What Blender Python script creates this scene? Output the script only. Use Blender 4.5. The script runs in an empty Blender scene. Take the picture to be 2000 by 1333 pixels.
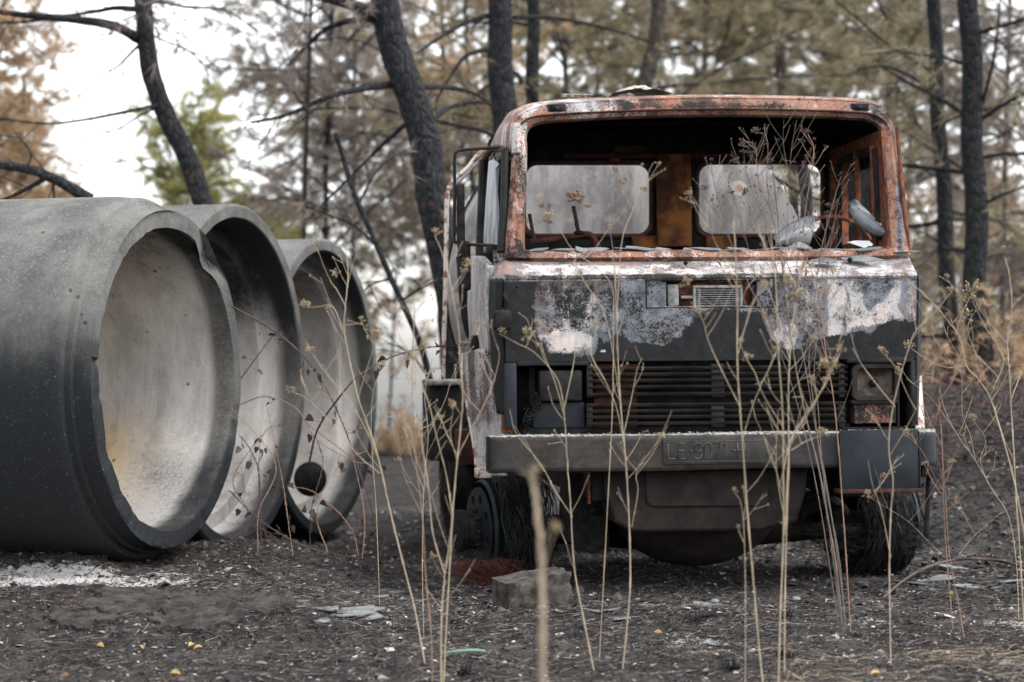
import bpy, bmesh, math, random
import numpy as np
from mathutils import Vector, Matrix, Euler
random.seed(7); RNG = np.random.default_rng(7)
sc = bpy.context.scene
COL = sc.collection
R = math.radians
# ------------------------------------------------------------------ camera
F = 4320.0; CX, CY = 1000.0, 666.5; YH = 720.0; CAMZ = 1.25
PITCH = math.atan((YH - CY) / F)
cam_d = bpy.data.cameras.new('camera'); cam = bpy.data.objects.new('camera', cam_d); COL.objects.link(cam)
cam.location = (0, 0, CAMZ); cam.rotation_euler = (R(90) + PITCH, 0, 0)
cam_d.sensor_width = 36; cam_d.lens = F / 2000 * 36
cam_d.clip_start = 0.1; cam_d.clip_end = 5000
cam_d.dof.use_dof = True; cam_d.dof.focus_distance = 11.4; cam_d.dof.aperture_fstop = 2.0
sc.camera = cam
# ------------------------------------------------------------------ sky, sun, exposure
SUN_EL, SUN_AZ = R(60), R(105)          # azimuth from +Y towards +X
w = bpy.data.worlds.new('World'); sc.world = w; w.use_nodes = True
nt = w.node_tree; nt.nodes.clear()
sky = nt.nodes.new('ShaderNodeTexSky'); sky.sky_type = 'NISHITA'; sky.sun_disc = False
sky.sun_elevation = SUN_EL; sky.sun_rotation = SUN_AZ
sky.air_density = 1.0; sky.dust_density = 2.5; sky.ozone_density = 1.0
hs = nt.nodes.new('ShaderNodeHueSaturation'); hs.inputs['Saturation'].default_value = 0.2; hs.inputs['Value'].default_value = 2.4
bg = nt.nodes.new('ShaderNodeBackground'); bg.inputs['Strength'].default_value = 0.15
wo = nt.nodes.new('ShaderNodeOutputWorld')
nt.links.new(sky.outputs[0], hs.inputs['Color']); nt.links.new(hs.outputs[0], bg.inputs[0]); nt.links.new(bg.outputs[0], wo.inputs[0])
sl = bpy.data.lights.new('sun', 'SUN'); sl.energy = .55; sl.angle = R(30); sl.color = (1, .985, .95)
so = bpy.data.objects.new('sun', sl); COL.objects.link(so)
sd = Vector((math.sin(SUN_AZ) * math.cos(SUN_EL), math.cos(SUN_AZ) * math.cos(SUN_EL), math.sin(SUN_EL)))
so.rotation_euler = sd.to_track_quat('Z', 'Y').to_euler()
sc.view_settings.view_transform = 'Standard'; sc.view_settings.look = 'None'
sc.view_settings.gamma = 1; sc.view_settings.use_curve_mapping = False
sc.view_settings.exposure = 0.72
sc.render.engine = 'CYCLES'
sc.cycles.use_denoising = True; sc.cycles.max_bounces = 8
# ------------------------------------------------------------------ projection helpers
FWD = Vector((0, math.cos(PITCH), math.sin(PITCH))); UP = Vector((0, -math.sin(PITCH), math.cos(PITCH)))
def ray(px, py):
    return Vector((1, 0, 0)) * ((px - CX) / F) + UP * ((CY - py) / F) + FWD
def W(px, py, Y):
    d = ray(px, py); t = Y / d.y
    return Vector((0, 0, CAMZ)) + d * t
def S(Y): return Y / F
# ------------------------------------------------------------------ noise
def _h(ix, iy, iz, s):
    n = (ix.astype(np.int64) * 374761393 + iy.astype(np.int64) * 668265263 + iz.astype(np.int64) * 2147483647 + s * 974634777) & 0xffffffff
    n = ((n ^ (n >> 13)) * 1274126177) & 0xffffffff
    n = (n ^ (n >> 16)) & 0xffffff
    return n / float(0xffffff)
def vn(x, y, z=0.0, s=0):
    x = np.asarray(x, float); y = np.asarray(y, float) + 0 * x; z = np.asarray(z, float) + 0 * x
    ix, iy, iz = np.floor(x), np.floor(y), np.floor(z)
    fx, fy, fz = x - ix, y - iy, z - iz
    fx, fy, fz = [f * f * (3 - 2 * f) for f in (fx, fy, fz)]
    r = 0
    for a in (0, 1):
        for b in (0, 1):
            for c in (0, 1):
                r = r + _h(ix + a, iy + b, iz + c, s) * (fx if a else 1 - fx) * (fy if b else 1 - fy) * (fz if c else 1 - fz)
    return r
def fbm(x, y, z=0.0, o=4, s=0):
    r, a, t = 0, 1.0, 0
    for k in range(o):
        r = r + a * vn(np.asarray(x) * 2 ** k, np.asarray(y) * 2 ** k, np.asarray(z) * 2 ** k, s + k); t += a; a *= .5
    return r / t
def sstep(a, b, x):
    t = np.clip((np.asarray(x, float) - a) / (b - a), 0, 1); return t * t * (3 - 2 * t)
# ------------------------------------------------------------------ ground height
def gh0(x, y):
    x = np.asarray(x, float); y = np.asarray(y, float)
    z = 0.165 * sstep(-0.35, -1.25, x + .18 * (y - 11)) * sstep(9.6, 11.25, y)
    z = z - .075 * sstep(12.5, 16.5, y) * sstep(0, -2, x)
    z = z + 1.05 * sstep(13.2, 20, y + .25 * (x - 3)) * sstep(1.9, 4.2, x)
    for x0, y0 in ((-1.86, 12.1), (-1.76, 14.3), (-1.40, 16.6)):
        u = (x - x0) * .292 + (y - y0) * .956; s = -(x - x0) * .956 + (y - y0) * .292
        z = z + .085 * np.exp(-((np.abs(u) - .42) / .17) ** 2) * sstep(-.05, .3, s)
    z = z + .05 * (fbm(x * .9, y * .9, 0, 3, 5) - .5)
    z = z - 0.16 * np.clip(y - 36, 0, 120) - .04 * np.clip(y - 156, 0, 90)
    z = z + 9 * sstep(260, 620, y + 60 * (fbm(x * .006, y * .002, 0, 3, 9) - .5)) * (.35 + .8 * fbm(x * .006, 3, 0, 4, 11))
    return z
def gh(x, y):
    x = np.asarray(x, float); y = np.asarray(y, float)
    near = sstep(40, 20, y)
    return gh0(x, y) + near * (.028 * (fbm(x * 4, y * 4, 0, 4, 21) - .5) + .06 * (np.abs(fbm(x * 9, y * 9, 0, 4, 31) - .5)) + .03 * (fbm(x * 26, y * 26, 0, 2, 37) - .5))
def ghf(x, y): return float(gh(np.array([x]), np.array([y]))[0])
def G(px, py):
    Ys = np.arange(5, 60, .04); d = ray(px, py); x = d.x / d.y * Ys; z = CAMZ + d.z / d.y * Ys; h = gh(x, Ys); k = int(np.argmax(z <= h))
    if z[k] > h[k]: return W(px, py, 30)
    return Vector((x[k], Ys[k], h[k]))
# ------------------------------------------------------------------ mesh builder
class MB:
    def __init__(s): s.v = []; s.q = []; s.t = []; s.n = 0; s.tone = []
    def add(s, V, q=None, t=None, tone=.5):
        V = np.asarray(V, float).reshape(-1, 3)
        if q is not None and len(q): s.q.append(np.asarray(q, int).reshape(-1, 4) + s.n)
        if t is not None and len(t): s.t.append(np.asarray(t, int).reshape(-1, 3) + s.n)
        s.v.append(V); s.n += len(V)
        s.tone.append(np.broadcast_to(np.asarray(tone, float), (len(V),)) if np.ndim(tone) <= 1 else tone)
    def verts(s): return np.concatenate(s.v) if s.v else np.zeros((0, 3))
    def mesh(s, name, smooth=False):
        V = s.verts(); q = np.concatenate(s.q) if s.q else np.zeros((0, 4), int); t = np.concatenate(s.t) if s.t else np.zeros((0, 3), int)
        m = bpy.data.meshes.new(name)
        m.vertices.add(len(V)); m.vertices.foreach_set('co', V.astype(np.float32).ravel())
        m.loops.add(q.size + t.size); m.polygons.add(len(q) + len(t))
        m.loops.foreach_set('vertex_index', np.concatenate([q.ravel(), t.ravel()]).astype(np.int32))
        ls = np.concatenate([np.arange(len(q)) * 4, q.size + np.arange(len(t)) * 3]).astype(np.int32)
        m.polygons.foreach_set('loop_start', ls)
        if smooth: m.polygons.foreach_set('use_smooth', np.ones(len(ls), bool))
        m.update(calc_edges=True)
        if smooth: m.set_sharp_from_angle(angle=R(38))
        a = m.attributes.new('tone', 'FLOAT', 'POINT'); a.data.foreach_set('value', np.concatenate(s.tone).astype(np.float32))
        return m
    # primitives
    def box(s, c, d, rot=None, tone=.5):
        c = Vector(c); V = []
        for x in (-.5, .5):
            for y in (-.5, .5):
                for z in (-.5, .5):
                    p = Vector((x * d[0], y * d[1], z * d[2]))
                    if rot is not None: p = rot @ p
                    V.append(c + p)
        s.add([tuple(v) for v in V], [(0, 1, 3, 2), (4, 6, 7, 5), (0, 4, 5, 1), (2, 3, 7, 6), (0, 2, 6, 4), (1, 5, 7, 3)], tone=tone); return s
    def tube(s, pts, rad, n=6, tone=.5, rough=0, cap=True):
        P = np.asarray([tuple(p) for p in pts], float); k = len(P)
        r = np.asarray(rad, float) * np.ones(k)
        T = np.gradient(P, axis=0); T /= np.linalg.norm(T, axis=1)[:, None] + 1e-9
        ref = np.array([0, 0, 1.]) if abs(T[0][2]) < .9 else np.array([0, 1., 0])
        U = np.cross(T, ref); U /= np.linalg.norm(U, axis=1)[:, None] + 1e-9
        Vv = np.cross(T, U)
        a = np.arange(n) * 2 * math.pi / n
        rr = r[:, None] * np.ones((1, n))
        if rough: rr = rr * (1 + rough * (RNG.random((k, n)) - .5))
        X = P[:, None, :] + rr[..., None] * (np.cos(a)[None, :, None] * U[:, None, :] + np.sin(a)[None, :, None] * Vv[:, None, :])
        i = np.arange(k - 1)[:, None] * n; j = np.arange(n)[None, :]; j2 = (j + 1) % n
        q = np.stack([i + j, i + j2, i + n + j2, i + n + j], -1).reshape(-1, 4)
        V = X.reshape(-1, 3); t = []
        if cap:
            V = np.concatenate([V, P[:1], P[-1:]]); c0, c1 = k * n, k * n + 1
            t = [(c0, (b + 1) % n, b) for b in range(n)] + [(c1, (k - 1) * n + b, (k - 1) * n + (b + 1) % n) for b in range(n)]
        s.add(V, q, t, tone); return s
    def grid(s, X, closed=False, tone=.5):
        a, b = X.shape[:2]; i = np.arange(a - 1)[:, None] * b
        j = np.arange(b if closed else b - 1)[None, :]; j2 = (j + 1) % b
        s.add(X.reshape(-1, 3), np.stack([i + j, i + j2, i + b + j2, i + b + j], -1).reshape(-1, 4), tone=tone); return s
    def lathe(s, prof, o, axis, n=32, tone=.5, closed=False):
        # prof: list of (along, radius); axis from o
        ax = Vector(axis).normalized(); u = ax.orthogonal().normalized(); v = ax.cross(u)
        o = np.array(o); ax, u, v = map(np.array, (ax, u, v)); a = np.arange(n) * 2 * math.pi / n
        pr = list(prof) + ([prof[0]] if closed else [])
        X = np.stack([o + ax * h + r * (np.cos(a)[:, None] * u + np.sin(a)[:, None] * v) for h, r in pr])
        return s.grid(X, True, tone)
    def ball(s, c, r, n=6, tone=.5, sq=(1, 1, 1)):
        pr = [(-math.cos(t) , math.sin(t)) for t in np.linspace(0, math.pi, max(4, n // 2 + 2))]
        a = np.arange(n) * 2 * math.pi / n
        X = np.stack([np.stack([c[0] + r * sq[0] * q * np.cos(a), c[1] + r * sq[1] * q * np.sin(a), c[2] + r * sq[2] * h + 0 * a], -1) for h, q in pr])
        return s.grid(X, True, tone)
    def build(s, name, mat, parent=None, smooth=False, bevel=0, wearf=None, **kw):
        m = s.mesh(name, smooth); o = bpy.data.objects.new(name, m); COL.objects.link(o)
        if mat: m.materials.append(mat)
        if parent is not None: o.parent = parent
        if wearf is not None: set_wear(m, wearf)
        if bevel:
            b = o.modifiers.new('bevel', 'BEVEL'); b.width = bevel; b.segments = 2; b.limit_method = 'ANGLE'; b.angle_limit = R(40)
        for k, v in kw.items(): o[k] = v
        return o
def set_wear(m, f):
    V = np.empty(len(m.vertices) * 3, np.float32); m.vertices.foreach_get('co', V); V = V.reshape(-1, 3)
    c = np.clip(f(V), 0, 1).astype(np.float32)
    a = m.attributes.new('wear', 'FLOAT_COLOR', 'POINT'); a.data.foreach_set('color', c.ravel())
def plate_mesh(name, outline, holes=(), thick=.004, bevel=0):
    """2-D outline with holes (lists of (x, y)), extruded along z, as a mesh"""
    cu = bpy.data.curves.new('tmp', 'CURVE'); cu.dimensions = '2D'; cu.fill_mode = 'BOTH'; cu.extrude = thick / 2; cu.bevel_depth = bevel; cu.bevel_resolution = 1
    for lp in [outline] + list(holes):
        sp = cu.splines.new('POLY'); sp.points.add(len(lp) - 1); sp.use_cyclic_u = True
        for p, (x, y) in zip(sp.points, lp): p.co = (x, y, 0, 1)
    ob = bpy.data.objects.new('tmp', cu); COL.objects.link(ob)
    dg = bpy.context.evaluated_depsgraph_get(); m = bpy.data.meshes.new_from_object(ob.evaluated_get(dg))
    bpy.data.objects.remove(ob); bpy.data.curves.remove(cu); m.name = name; return m
def rrect(x0, y0, x1, y1, r, n=6):
    out = []
    for cx, cy, a0 in ((x1 - r, y1 - r, 0), (x0 + r, y1 - r, 90), (x0 + r, y0 + r, 180), (x1 - r, y0 + r, 270)):
        for k in range(n + 1):
            a = R(a0 + 90 * k / n); out.append((cx + r * math.cos(a), cy + r * math.sin(a)))
    return out
def link(name, m, mat, parent=None, **kw):
    o = bpy.data.objects.new(name, m); COL.objects.link(o); m.materials.clear(); m.materials.append(mat)
    if parent is not None: o.parent = parent
    for k, v in kw.items(): o[k] = v
    return o
def thing(name, label, cat, loc=(0, 0, 0), rot=(0, 0, 0), group=None):
    o = bpy.data.objects.new(name, None); COL.objects.link(o); o.location = loc; o.rotation_euler = rot; o.empty_display_size = .1
    return tag(o, label, cat, group)
def tag(o, label, cat, group=None):
    o['label'] = label; o['category'] = cat
    if group: o['group'] = group
    return o
def catmull(P, n, closed=False):
    P = np.asarray(P, float); k = len(P)
    if closed: Q = np.concatenate([P[-1:], P, P[:2]]); segs = k
    else: Q = np.concatenate([2 * P[:1] - P[1:2], P, 2 * P[-1:] - P[-2:-1]]); segs = k - 1
    t = np.linspace(0, segs, n, endpoint=not closed); i = np.minimum(t.astype(int), segs - 1); f = (t - i)[:, None]
    a, b, c, d = Q[i], Q[i + 1], Q[i + 2], Q[i + 3]
    return .5 * (2 * b + (c - a) * f + (2 * a - 5 * b + 4 * c - d) * f ** 2 + (3 * b - a - 3 * c + d) * f ** 3)
# ------------------------------------------------------------------ materials
class NT:
    def __init__(s, name):
        s.m = bpy.data.materials.new(name); s.m.use_nodes = True; s.t = s.m.node_tree; s.t.nodes.clear()
        s.out = s.t.nodes.new('ShaderNodeOutputMaterial'); s.b = s.t.nodes.new('ShaderNodeBsdfPrincipled')
        s.t.links.new(s.b.outputs[0], s.out.inputs[0])
        s.co = s.t.nodes.new('ShaderNodeTexCoord').outputs['Object']
    def L(s, a, b): s.t.links.new(a, b)
    def put(s, inp, v):
        if hasattr(v, 'is_linked') or hasattr(v, 'links'): s.L(v, inp)
        elif isinstance(v, (tuple, list)) and inp.type == 'RGBA': inp.default_value = tuple(v) + (1,) * (4 - len(v))
        else: inp.default_value = v
    def noise(s, scale, detail=4, rough=.55, co=None, stretch=None, dist=0):
        n = s.t.nodes.new('ShaderNodeTexNoise'); n.inputs['Scale'].default_value = scale; n.inputs['Detail'].default_value = detail; n.inputs['Roughness'].default_value = rough; n.inputs['Distortion'].default_value = dist
        c = co or s.co
        if stretch:
            mp = s.t.nodes.new('ShaderNodeMapping'); mp.inputs['Scale'].default_value = stretch; s.L(c, mp.inputs[0]); c = mp.outputs[0]
        s.L(c, n.inputs['Vector']); return n.outputs[0]
    def voro(s, scale, feature='F1', out='Distance', stretch=None, rnd=1):
        n = s.t.nodes.new('ShaderNodeTexVoronoi'); n.feature = feature; n.inputs['Scale'].default_value = scale; n.inputs['Randomness'].default_value = rnd
        c = s.co
        if stretch:
            mp = s.t.nodes.new('ShaderNodeMapping'); mp.inputs['Scale'].default_value = stretch; s.L(c, mp.inputs[0]); c = mp.outputs[0]
        s.L(c, n.inputs['Vector']); return n.outputs[out]
    def math(s, op, a, b=0.0, c=None, clamp=False):
        n = s.t.nodes.new('ShaderNodeMath'); n.operation = op; n.use_clamp = clamp; s.put(n.inputs[0], a); s.put(n.inputs[1], b)
        if c is not None: s.put(n.inputs[2], c)
        return n.outputs[0]
    def ramp(s, v, stops, interp='LINEAR'):
        n = s.t.nodes.new('ShaderNodeValToRGB'); n.color_ramp.interpolation = interp; e = n.color_ramp.elements
        for k, (p, c) in enumerate(stops):
            el = e[k] if k < 2 else e.new(p)
            el.position = p; c = (c, c, c) if not isinstance(c, tuple) else c; el.color = tuple(c) + (1,)
        s.L(v, n.inputs[0]); return n.outputs[0]
    def mix(s, f, a, b, mode='MIX'):
        n = s.t.nodes.new('ShaderNodeMix'); n.data_type = 'RGBA'; n.blend_type = mode
        s.put(n.inputs[0], f); s.put(n.inputs[6], a); s.put(n.inputs[7], b); return n.outputs[2]
    def step(s, v, lo, hi):
        n = s.t.nodes.new('ShaderNodeMapRange'); n.interpolation_type = 'SMOOTHSTEP'; s.put(n.inputs[0], v); n.inputs[1].default_value = lo; n.inputs[2].default_value = hi; return n.outputs[0]
    def attr(s, name, out='Fac'):
        n = s.t.nodes.new('ShaderNodeAttribute'); n.attribute_name = name; return n.outputs[out]
    def sep(s, v):
        n = s.t.nodes.new('ShaderNodeSeparateColor'); s.L(v, n.inputs[0]); return n.outputs
    def bump(s, h, strength=.5, dist=.01):
        n = s.t.nodes.new('ShaderNodeBump'); n.inputs['Strength'].default_value = strength; n.inputs['Distance'].default_value = dist; s.L(h, n.inputs['Height']); s.L(n.outputs[0], s.b.inputs['Normal'])
    def fin(s, color, rough=.8, metal=0.0, spec=None):
        s.put(s.b.inputs['Base Color'], color); s.put(s.b.inputs['Roughness'], rough); s.put(s.b.inputs['Metallic'], metal)
        s.b.inputs['Specular IOR Level'].default_value = .16 if spec is None else spec
        return s.m
def two(name, c1, c2, scale=8, rough=.8, detail=5, bump=0, metal=0, lo=.35, hi=.65, bd=.005, stretch=None):
    n = NT(name); f = n.step(n.noise(scale, detail, .6, stretch=stretch), lo, hi); c = n.mix(f, c1, c2)
    if bump: n.bump(n.noise(scale * 5, 5, .7), bump, bd)
    return n.fin(c, rough, metal, .5 if 'glass' in name else None)
M = {}
M['soot'] = two('soot', (.009, .009, .010), (.024, .022, .021), 9, .62, bump=.35)
M['soot_blue'] = two('sooted_blue_steel', (.011, .014, .018), (.021, .025, .030), 5, .5, bump=.2)
M['soot_brown'] = two('sooted_brown', (.010, .0085, .0075), (.026, .021, .018), 7, .7, bump=.3)
M['char'] = two('charred_black', (.006, .006, .007), (.02, .019, .019), 14, .85, bump=.5)
M['rust'] = two('orange_rust', (.20, .065, .03), (.07, .03, .022), 22, .85, bump=.6)
M['rust_dark'] = two('dark_rust', (.075, .028, .018), (.03, .016, .013), 14, .8, bump=.5)
M['ashmetal'] = two('ash_grey_metal', (.28, .28, .27), (.12, .12, .12), 30, .6, bump=.3)
M['pinkwhite'] = two('scorched_white_paint', (.55, .47, .43), (.22, .11, .08), 16, .75, bump=.5, lo=.5, hi=.56)
M['wire'] = two('burnt_wire', (.016, .018, .018), (.055, .058, .056), 12, .42, metal=.5)
M['wire_rust'] = two('rusty_wire', (.12, .04, .025), (.05, .022, .018), 14, .7)
# paint whose wear follows the panel: R white, G rust, B blue grey, A soot
def paint():
    n = NT('burnt_cab_paint'); at = n.t.nodes.new('ShaderNodeAttribute'); at.attribute_name = 'wear'
    r, g, b = n.sep(at.outputs['Color'])[:3]; a = at.outputs['Alpha']
    n1 = n.step(n.noise(7, 9, .72), .28, .72); n2 = n.step(n.noise(85, 5, .8), .30, .70); n3 = n.step(n.noise(7, 7, .75, stretch=(1, 1, .16)), .30, .70); n4 = n.noise(18, 8, .7)
    nz = n.math('ADD', n.math('MULTIPLY', n1, .5), n.math('MULTIPLY', n2, .5))
    nz2 = n.math('ADD', n.math('MULTIPLY', n3, .55), n.math('MULTIPLY', n2, .45))
    def th(m, noise, amp, wd=.025):
        v = n.math('ADD', m, n.math('MULTIPLY', n.math('SUBTRACT', noise, .5), amp)); return n.step(v, .5 - wd, .5 + wd)
    base = n.mix(n.step(n4, .35, .65), (.055, .044, .042), (.14, .115, .11))
    blue = n.mix(n.step(n4, .3, .7), (.075, .085, .10), (.20, .20, .215)); blue = n.mix(n.math('MULTIPLY', n.step(n.noise(3.5, 4, .6), .5, .64), .6), blue, (.22, .17, .16)); blue = n.mix(n.math('MULTIPLY', n.step(n2, .9, .98), .5), blue, (.4, .36, .34))
    rustc = n.mix(n.step(n1, .3, .7), (.225, .092, .055), (.062, .034, .028)); rustc = n.mix(n.math('MULTIPLY', n.step(n.noise(2.6, 3, .6), .48, .66), .55), rustc, (.31, .18, .13))
    rustc = n.mix(n.step(n2, .55, .7), rustc, (.28, .16, .115))
    white = n.mix(n.step(n4, .3, .62), (.56, .455, .41), (.37, .37, .36)); white = n.mix(n.math('MULTIPLY', n.step(n1, .55, .8), .5), white, (.20, .185, .185))
    white = n.mix(n.math('MULTIPLY', n.step(n2, .80, .95), .8), white, (.25, .2, .19))
    soot = n.mix(n.step(n4, .3, .7), (.007, .008, .0085), (.017, .0175, .0175)); soot = n.mix(n.math('MULTIPLY', n.step(n.noise(3, 5, .65), .5, .7), .4), soot, (.030, .026, .024))
    c = n.mix(th(b, nz, .8, .06), base, blue); c = n.mix(th(g, nz, .9, .07), c, rustc)
    tw = th(r, nz2, 1.05, .04); c = n.mix(tw, c, white); ta = n.math('ADD', a, .07); c = n.mix(n.math('MULTIPLY', th(ta, nz, .80, .16), .55), c, soot); c = n.mix(th(a, nz, .80, .06), c, soot)
    h = n.math('ADD', n.math('MULTIPLY', tw, .5), n2)
    n.bump(h, .3, .003)
    return n.fin(c, n.math('ADD', .5, n.math('MULTIPLY', n2, .35)))
M['paint'] = paint()
# ------------------------------------------------------------------ more materials
def ground_mat():
    n = NT('burnt_ground'); ash = n.attr('ash'); far = n.attr('far')
    n1 = n.noise(1.6, 6, .65); n2 = n.noise(14, 8, .75); n3 = n.noise(75, 4, .8); n4 = n.noise(5, 5, .7)
    c = n.mix(n.step(n2, .38, .62), (.009, .0082, .0078), (.042, .037, .034))
    c = n.mix(n.math('MULTIPLY', n.step(n.noise(2.6, 5, .7), .50, .62), .75), c, (.006, .006, .0065)); c = n.mix(n.math('MULTIPLY', n.step(n4, .5, .68), .75), c, (.058, .045, .036))
    c = n.mix(n.step(n1, .52, .62), c, n.mix(n2, (.022, .020, .020), (.078, .070, .065)))
    c = n.mix(n.math('MULTIPLY', n.step(n3, .60, .68), .8), c, (.24, .23, .225))
    c = n.mix(n.math('MULTIPLY', n.step(n3, .40, .30), .8), c, (.008, .008, .009))
    a = n.step(n.math('ADD', ash, n.math('MULTIPLY', n.math('SUBTRACT', n.math('ADD', n.math('MULTIPLY', n2, .5), n.math('MULTIPLY', n3, .5)), .5), 1.3)), .47, .56)
    c = n.mix(a, c, n.mix(n3, (.24, .235, .225), (.46, .45, .44)))
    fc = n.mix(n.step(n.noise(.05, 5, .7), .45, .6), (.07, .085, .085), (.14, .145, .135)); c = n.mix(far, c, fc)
    n.bump(n.math('ADD', n2, n.math('MULTIPLY', n3, .6)), .7, .02)
    return n.fin(c, .9, spec=.12)
def concrete_mat():
    n = NT('weathered_concrete'); r, g, b = n.sep(n.attr('wear', 'Color'))[:3]
    # r: char and painted shade, g: inside, b: ochre stain
    n1 = n.noise(3, 6, .65); n2 = n.noise(60, 6, .8); n3 = n.noise(5, 6, .75, stretch=(1, 1, .25)); pits = n.voro(38, 'F1', 'Distance')
    c = n.mix(n.step(n1, .35, .65), (.078, .077, .073), (.150, .147, .138)); c = n.mix(n.math('MULTIPLY', n.step(n2, .54, .64), .8), c, (.22, .215, .205))
    c = n.mix(n.math('MULTIPLY', n.step(n2, .44, .36), .6), c, (.07, .067, .065))
    inn = n.mix(n.step(n3, .3, .7), (.36, .335, .315), (.60, .57, .535)); inn = n.mix(n.math('MULTIPLY', n.step(n2, .56, .62), .35), inn, (.25, .22, .21))
    c = n.mix(g, c, inn); c = n.mix(b, c, (.52, .37, .17))
    pb = n.voro(11, 'F1', 'Distance'); c = n.mix(n.math('MULTIPLY', n.math('MULTIPLY', n.step(pb, .16, .10), n.step(n1, .5, .6)), .8), c, (.03, .03, .03)); c = n.mix(n.math('MULTIPLY', n.step(n.noise(2.2, 6, .7, stretch=(1, 1, .12)), .52, .66), .45), c, (.06, .057, .053))
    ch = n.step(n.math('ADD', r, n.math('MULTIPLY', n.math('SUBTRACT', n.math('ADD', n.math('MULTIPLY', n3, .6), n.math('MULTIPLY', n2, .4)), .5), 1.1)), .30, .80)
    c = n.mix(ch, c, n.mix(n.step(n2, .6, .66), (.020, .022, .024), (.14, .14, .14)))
    pit = n.step(n.math('ADD', pits, n.math('MULTIPLY', n1, .12)), .17, .13); c = n.mix(n.math('MULTIPLY', pit, .7), c, (.05, .05, .05))
    n.bump(n.math('SUBTRACT', n.math('ADD', n2, n.math('MULTIPLY', n1, .5)), n.math('MULTIPLY', pit, .8)), .6, .012)
    return n.fin(c, .88, spec=.15)
def bark_mat(name, c1, c2, c3):
    n = NT(name); v = n.math('ADD', n.voro(26, 'DISTANCE_TO_EDGE', 'Distance', stretch=(1, 1, .28)), n.math('MULTIPLY', n.noise(9, 5, .7), .12)); n2 = n.noise(12, 7, .7); n1 = n.noise(2.5, 4, .6)
    c = n.mix(n.step(n2, .35, .65), c1, c2); c = n.mix(n.math('MULTIPLY', n.step(n1, .58, .66), n.step(n2, .5, .6)), c, c3)
    c = n.mix(n.math('MULTIPLY', n.step(v, .14, .06), .7), c, (.008, .008, .008)); n.bump(n.math('ADD', n.step(v, .05, .3), n.math('MULTIPLY', n2, .6)), .9, .03)
    return n.fin(c, .9, spec=.2)
def leaf_mat(name, c1, c2, c3, tr=.45):
    n = NT(name); t = n.attr('tone'); c = n.ramp(t, [(0, c1), (.5, c2), (1, c3)])
    n.put(n.b.inputs['Base Color'], c); n.b.inputs['Roughness'].default_value = .7; n.b.inputs['Specular IOR Level'].default_value = .2
    tl = n.t.nodes.new('ShaderNodeBsdfTranslucent'); n.L(c, tl.inputs[0]); mx = n.t.nodes.new('ShaderNodeMixShader'); mx.inputs[0].default_value = tr
    n.L(n.b.outputs[0], mx.inputs[1]); n.L(tl.outputs[0], mx.inputs[2]); n.L(mx.outputs[0], n.out.inputs[0]); return n.m
def stalk_mat(name, c1, c2, cn):
    n = NT(name); n1 = n.noise(16, 5, .6, stretch=(1, 1, .25)); n2 = n.noise(120, 3, .6); t = n.attr('tone')
    c = n.mix(n.step(n1, .35, .65), c1, c2); c = n.mix(n.math('MULTIPLY', n.step(n2, .55, .65), .5), c, cn)
    c = n.mix(n.step(t, .55, 1.0), c, cn); n.bump(n2, .4, .001); return n.fin(c, .7, spec=.3)
M['ground'] = ground_mat(); M['concrete'] = concrete_mat()
M['bark'] = bark_mat('burnt_bark', (.014, .015, .017), (.036, .037, .040), (.12, .06, .04))
M['bark_brown'] = bark_mat('scorched_brown_bark', (.05, .04, .035), (.11, .09, .075), (.16, .09, .06))
M['needle_olive'] = leaf_mat('dead_olive_needles', (.125, .105, .065), (.28, .235, .145), (.46, .395, .26))
M['needle_grey'] = leaf_mat('dead_grey_brown_needles', (.11, .09, .078), (.24, .195, .165), (.40, .34, .30))
M['needle_orange'] = leaf_mat('dead_orange_needles', (.30, .19, .11), (.46, .32, .19), (.60, .46, .31))
M['needle_green'] = leaf_mat('green_needles', (.18, .19, .065), (.34, .33, .11), (.52, .46, .19))
M['straw'] = stalk_mat('dry_straw_stalk', (.40, .325, .225), (.28, .22, .155), (.18, .115, .08))
M['straw_red'] = stalk_mat('dry_reddish_stalk', (.30, .19, .13), (.20, .12, .085), (.10, .055, .04))
M['stalk_dark'] = stalk_mat('dark_burnt_stalk', (.10, .08, .065), (.17, .135, .11), (.035, .03, .028))
M['bramble'] = stalk_mat('dark_bramble_stem', (.05, .032, .03), (.085, .05, .045), (.02, .017, .017))
M['head'] = leaf_mat('dry_seed_head', (.16, .12, .075), (.30, .23, .14), (.42, .34, .22), .2)
M['head_dark'] = leaf_mat('dark_seed_head', (.02, .018, .017), (.06, .05, .045), (.12, .10, .085), .1)
M['litter'] = leaf_mat('burnt_litter', (.012, .012, .012), (.09, .08, .072), (.45, .44, .42), .05)
M['shard'] = two('ash_grey_shard', (.10, .108, .108), (.19, .19, .18), 12, .6, bump=.4)
M['leaf'] = two('yellow_leaf', (.42, .29, .12), (.30, .18, .08), 20, .6)
M['melt'] = two('melted_grey_glass', (.10, .112, .125), (.20, .21, .215), 6, .3, bump=.15)
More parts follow.
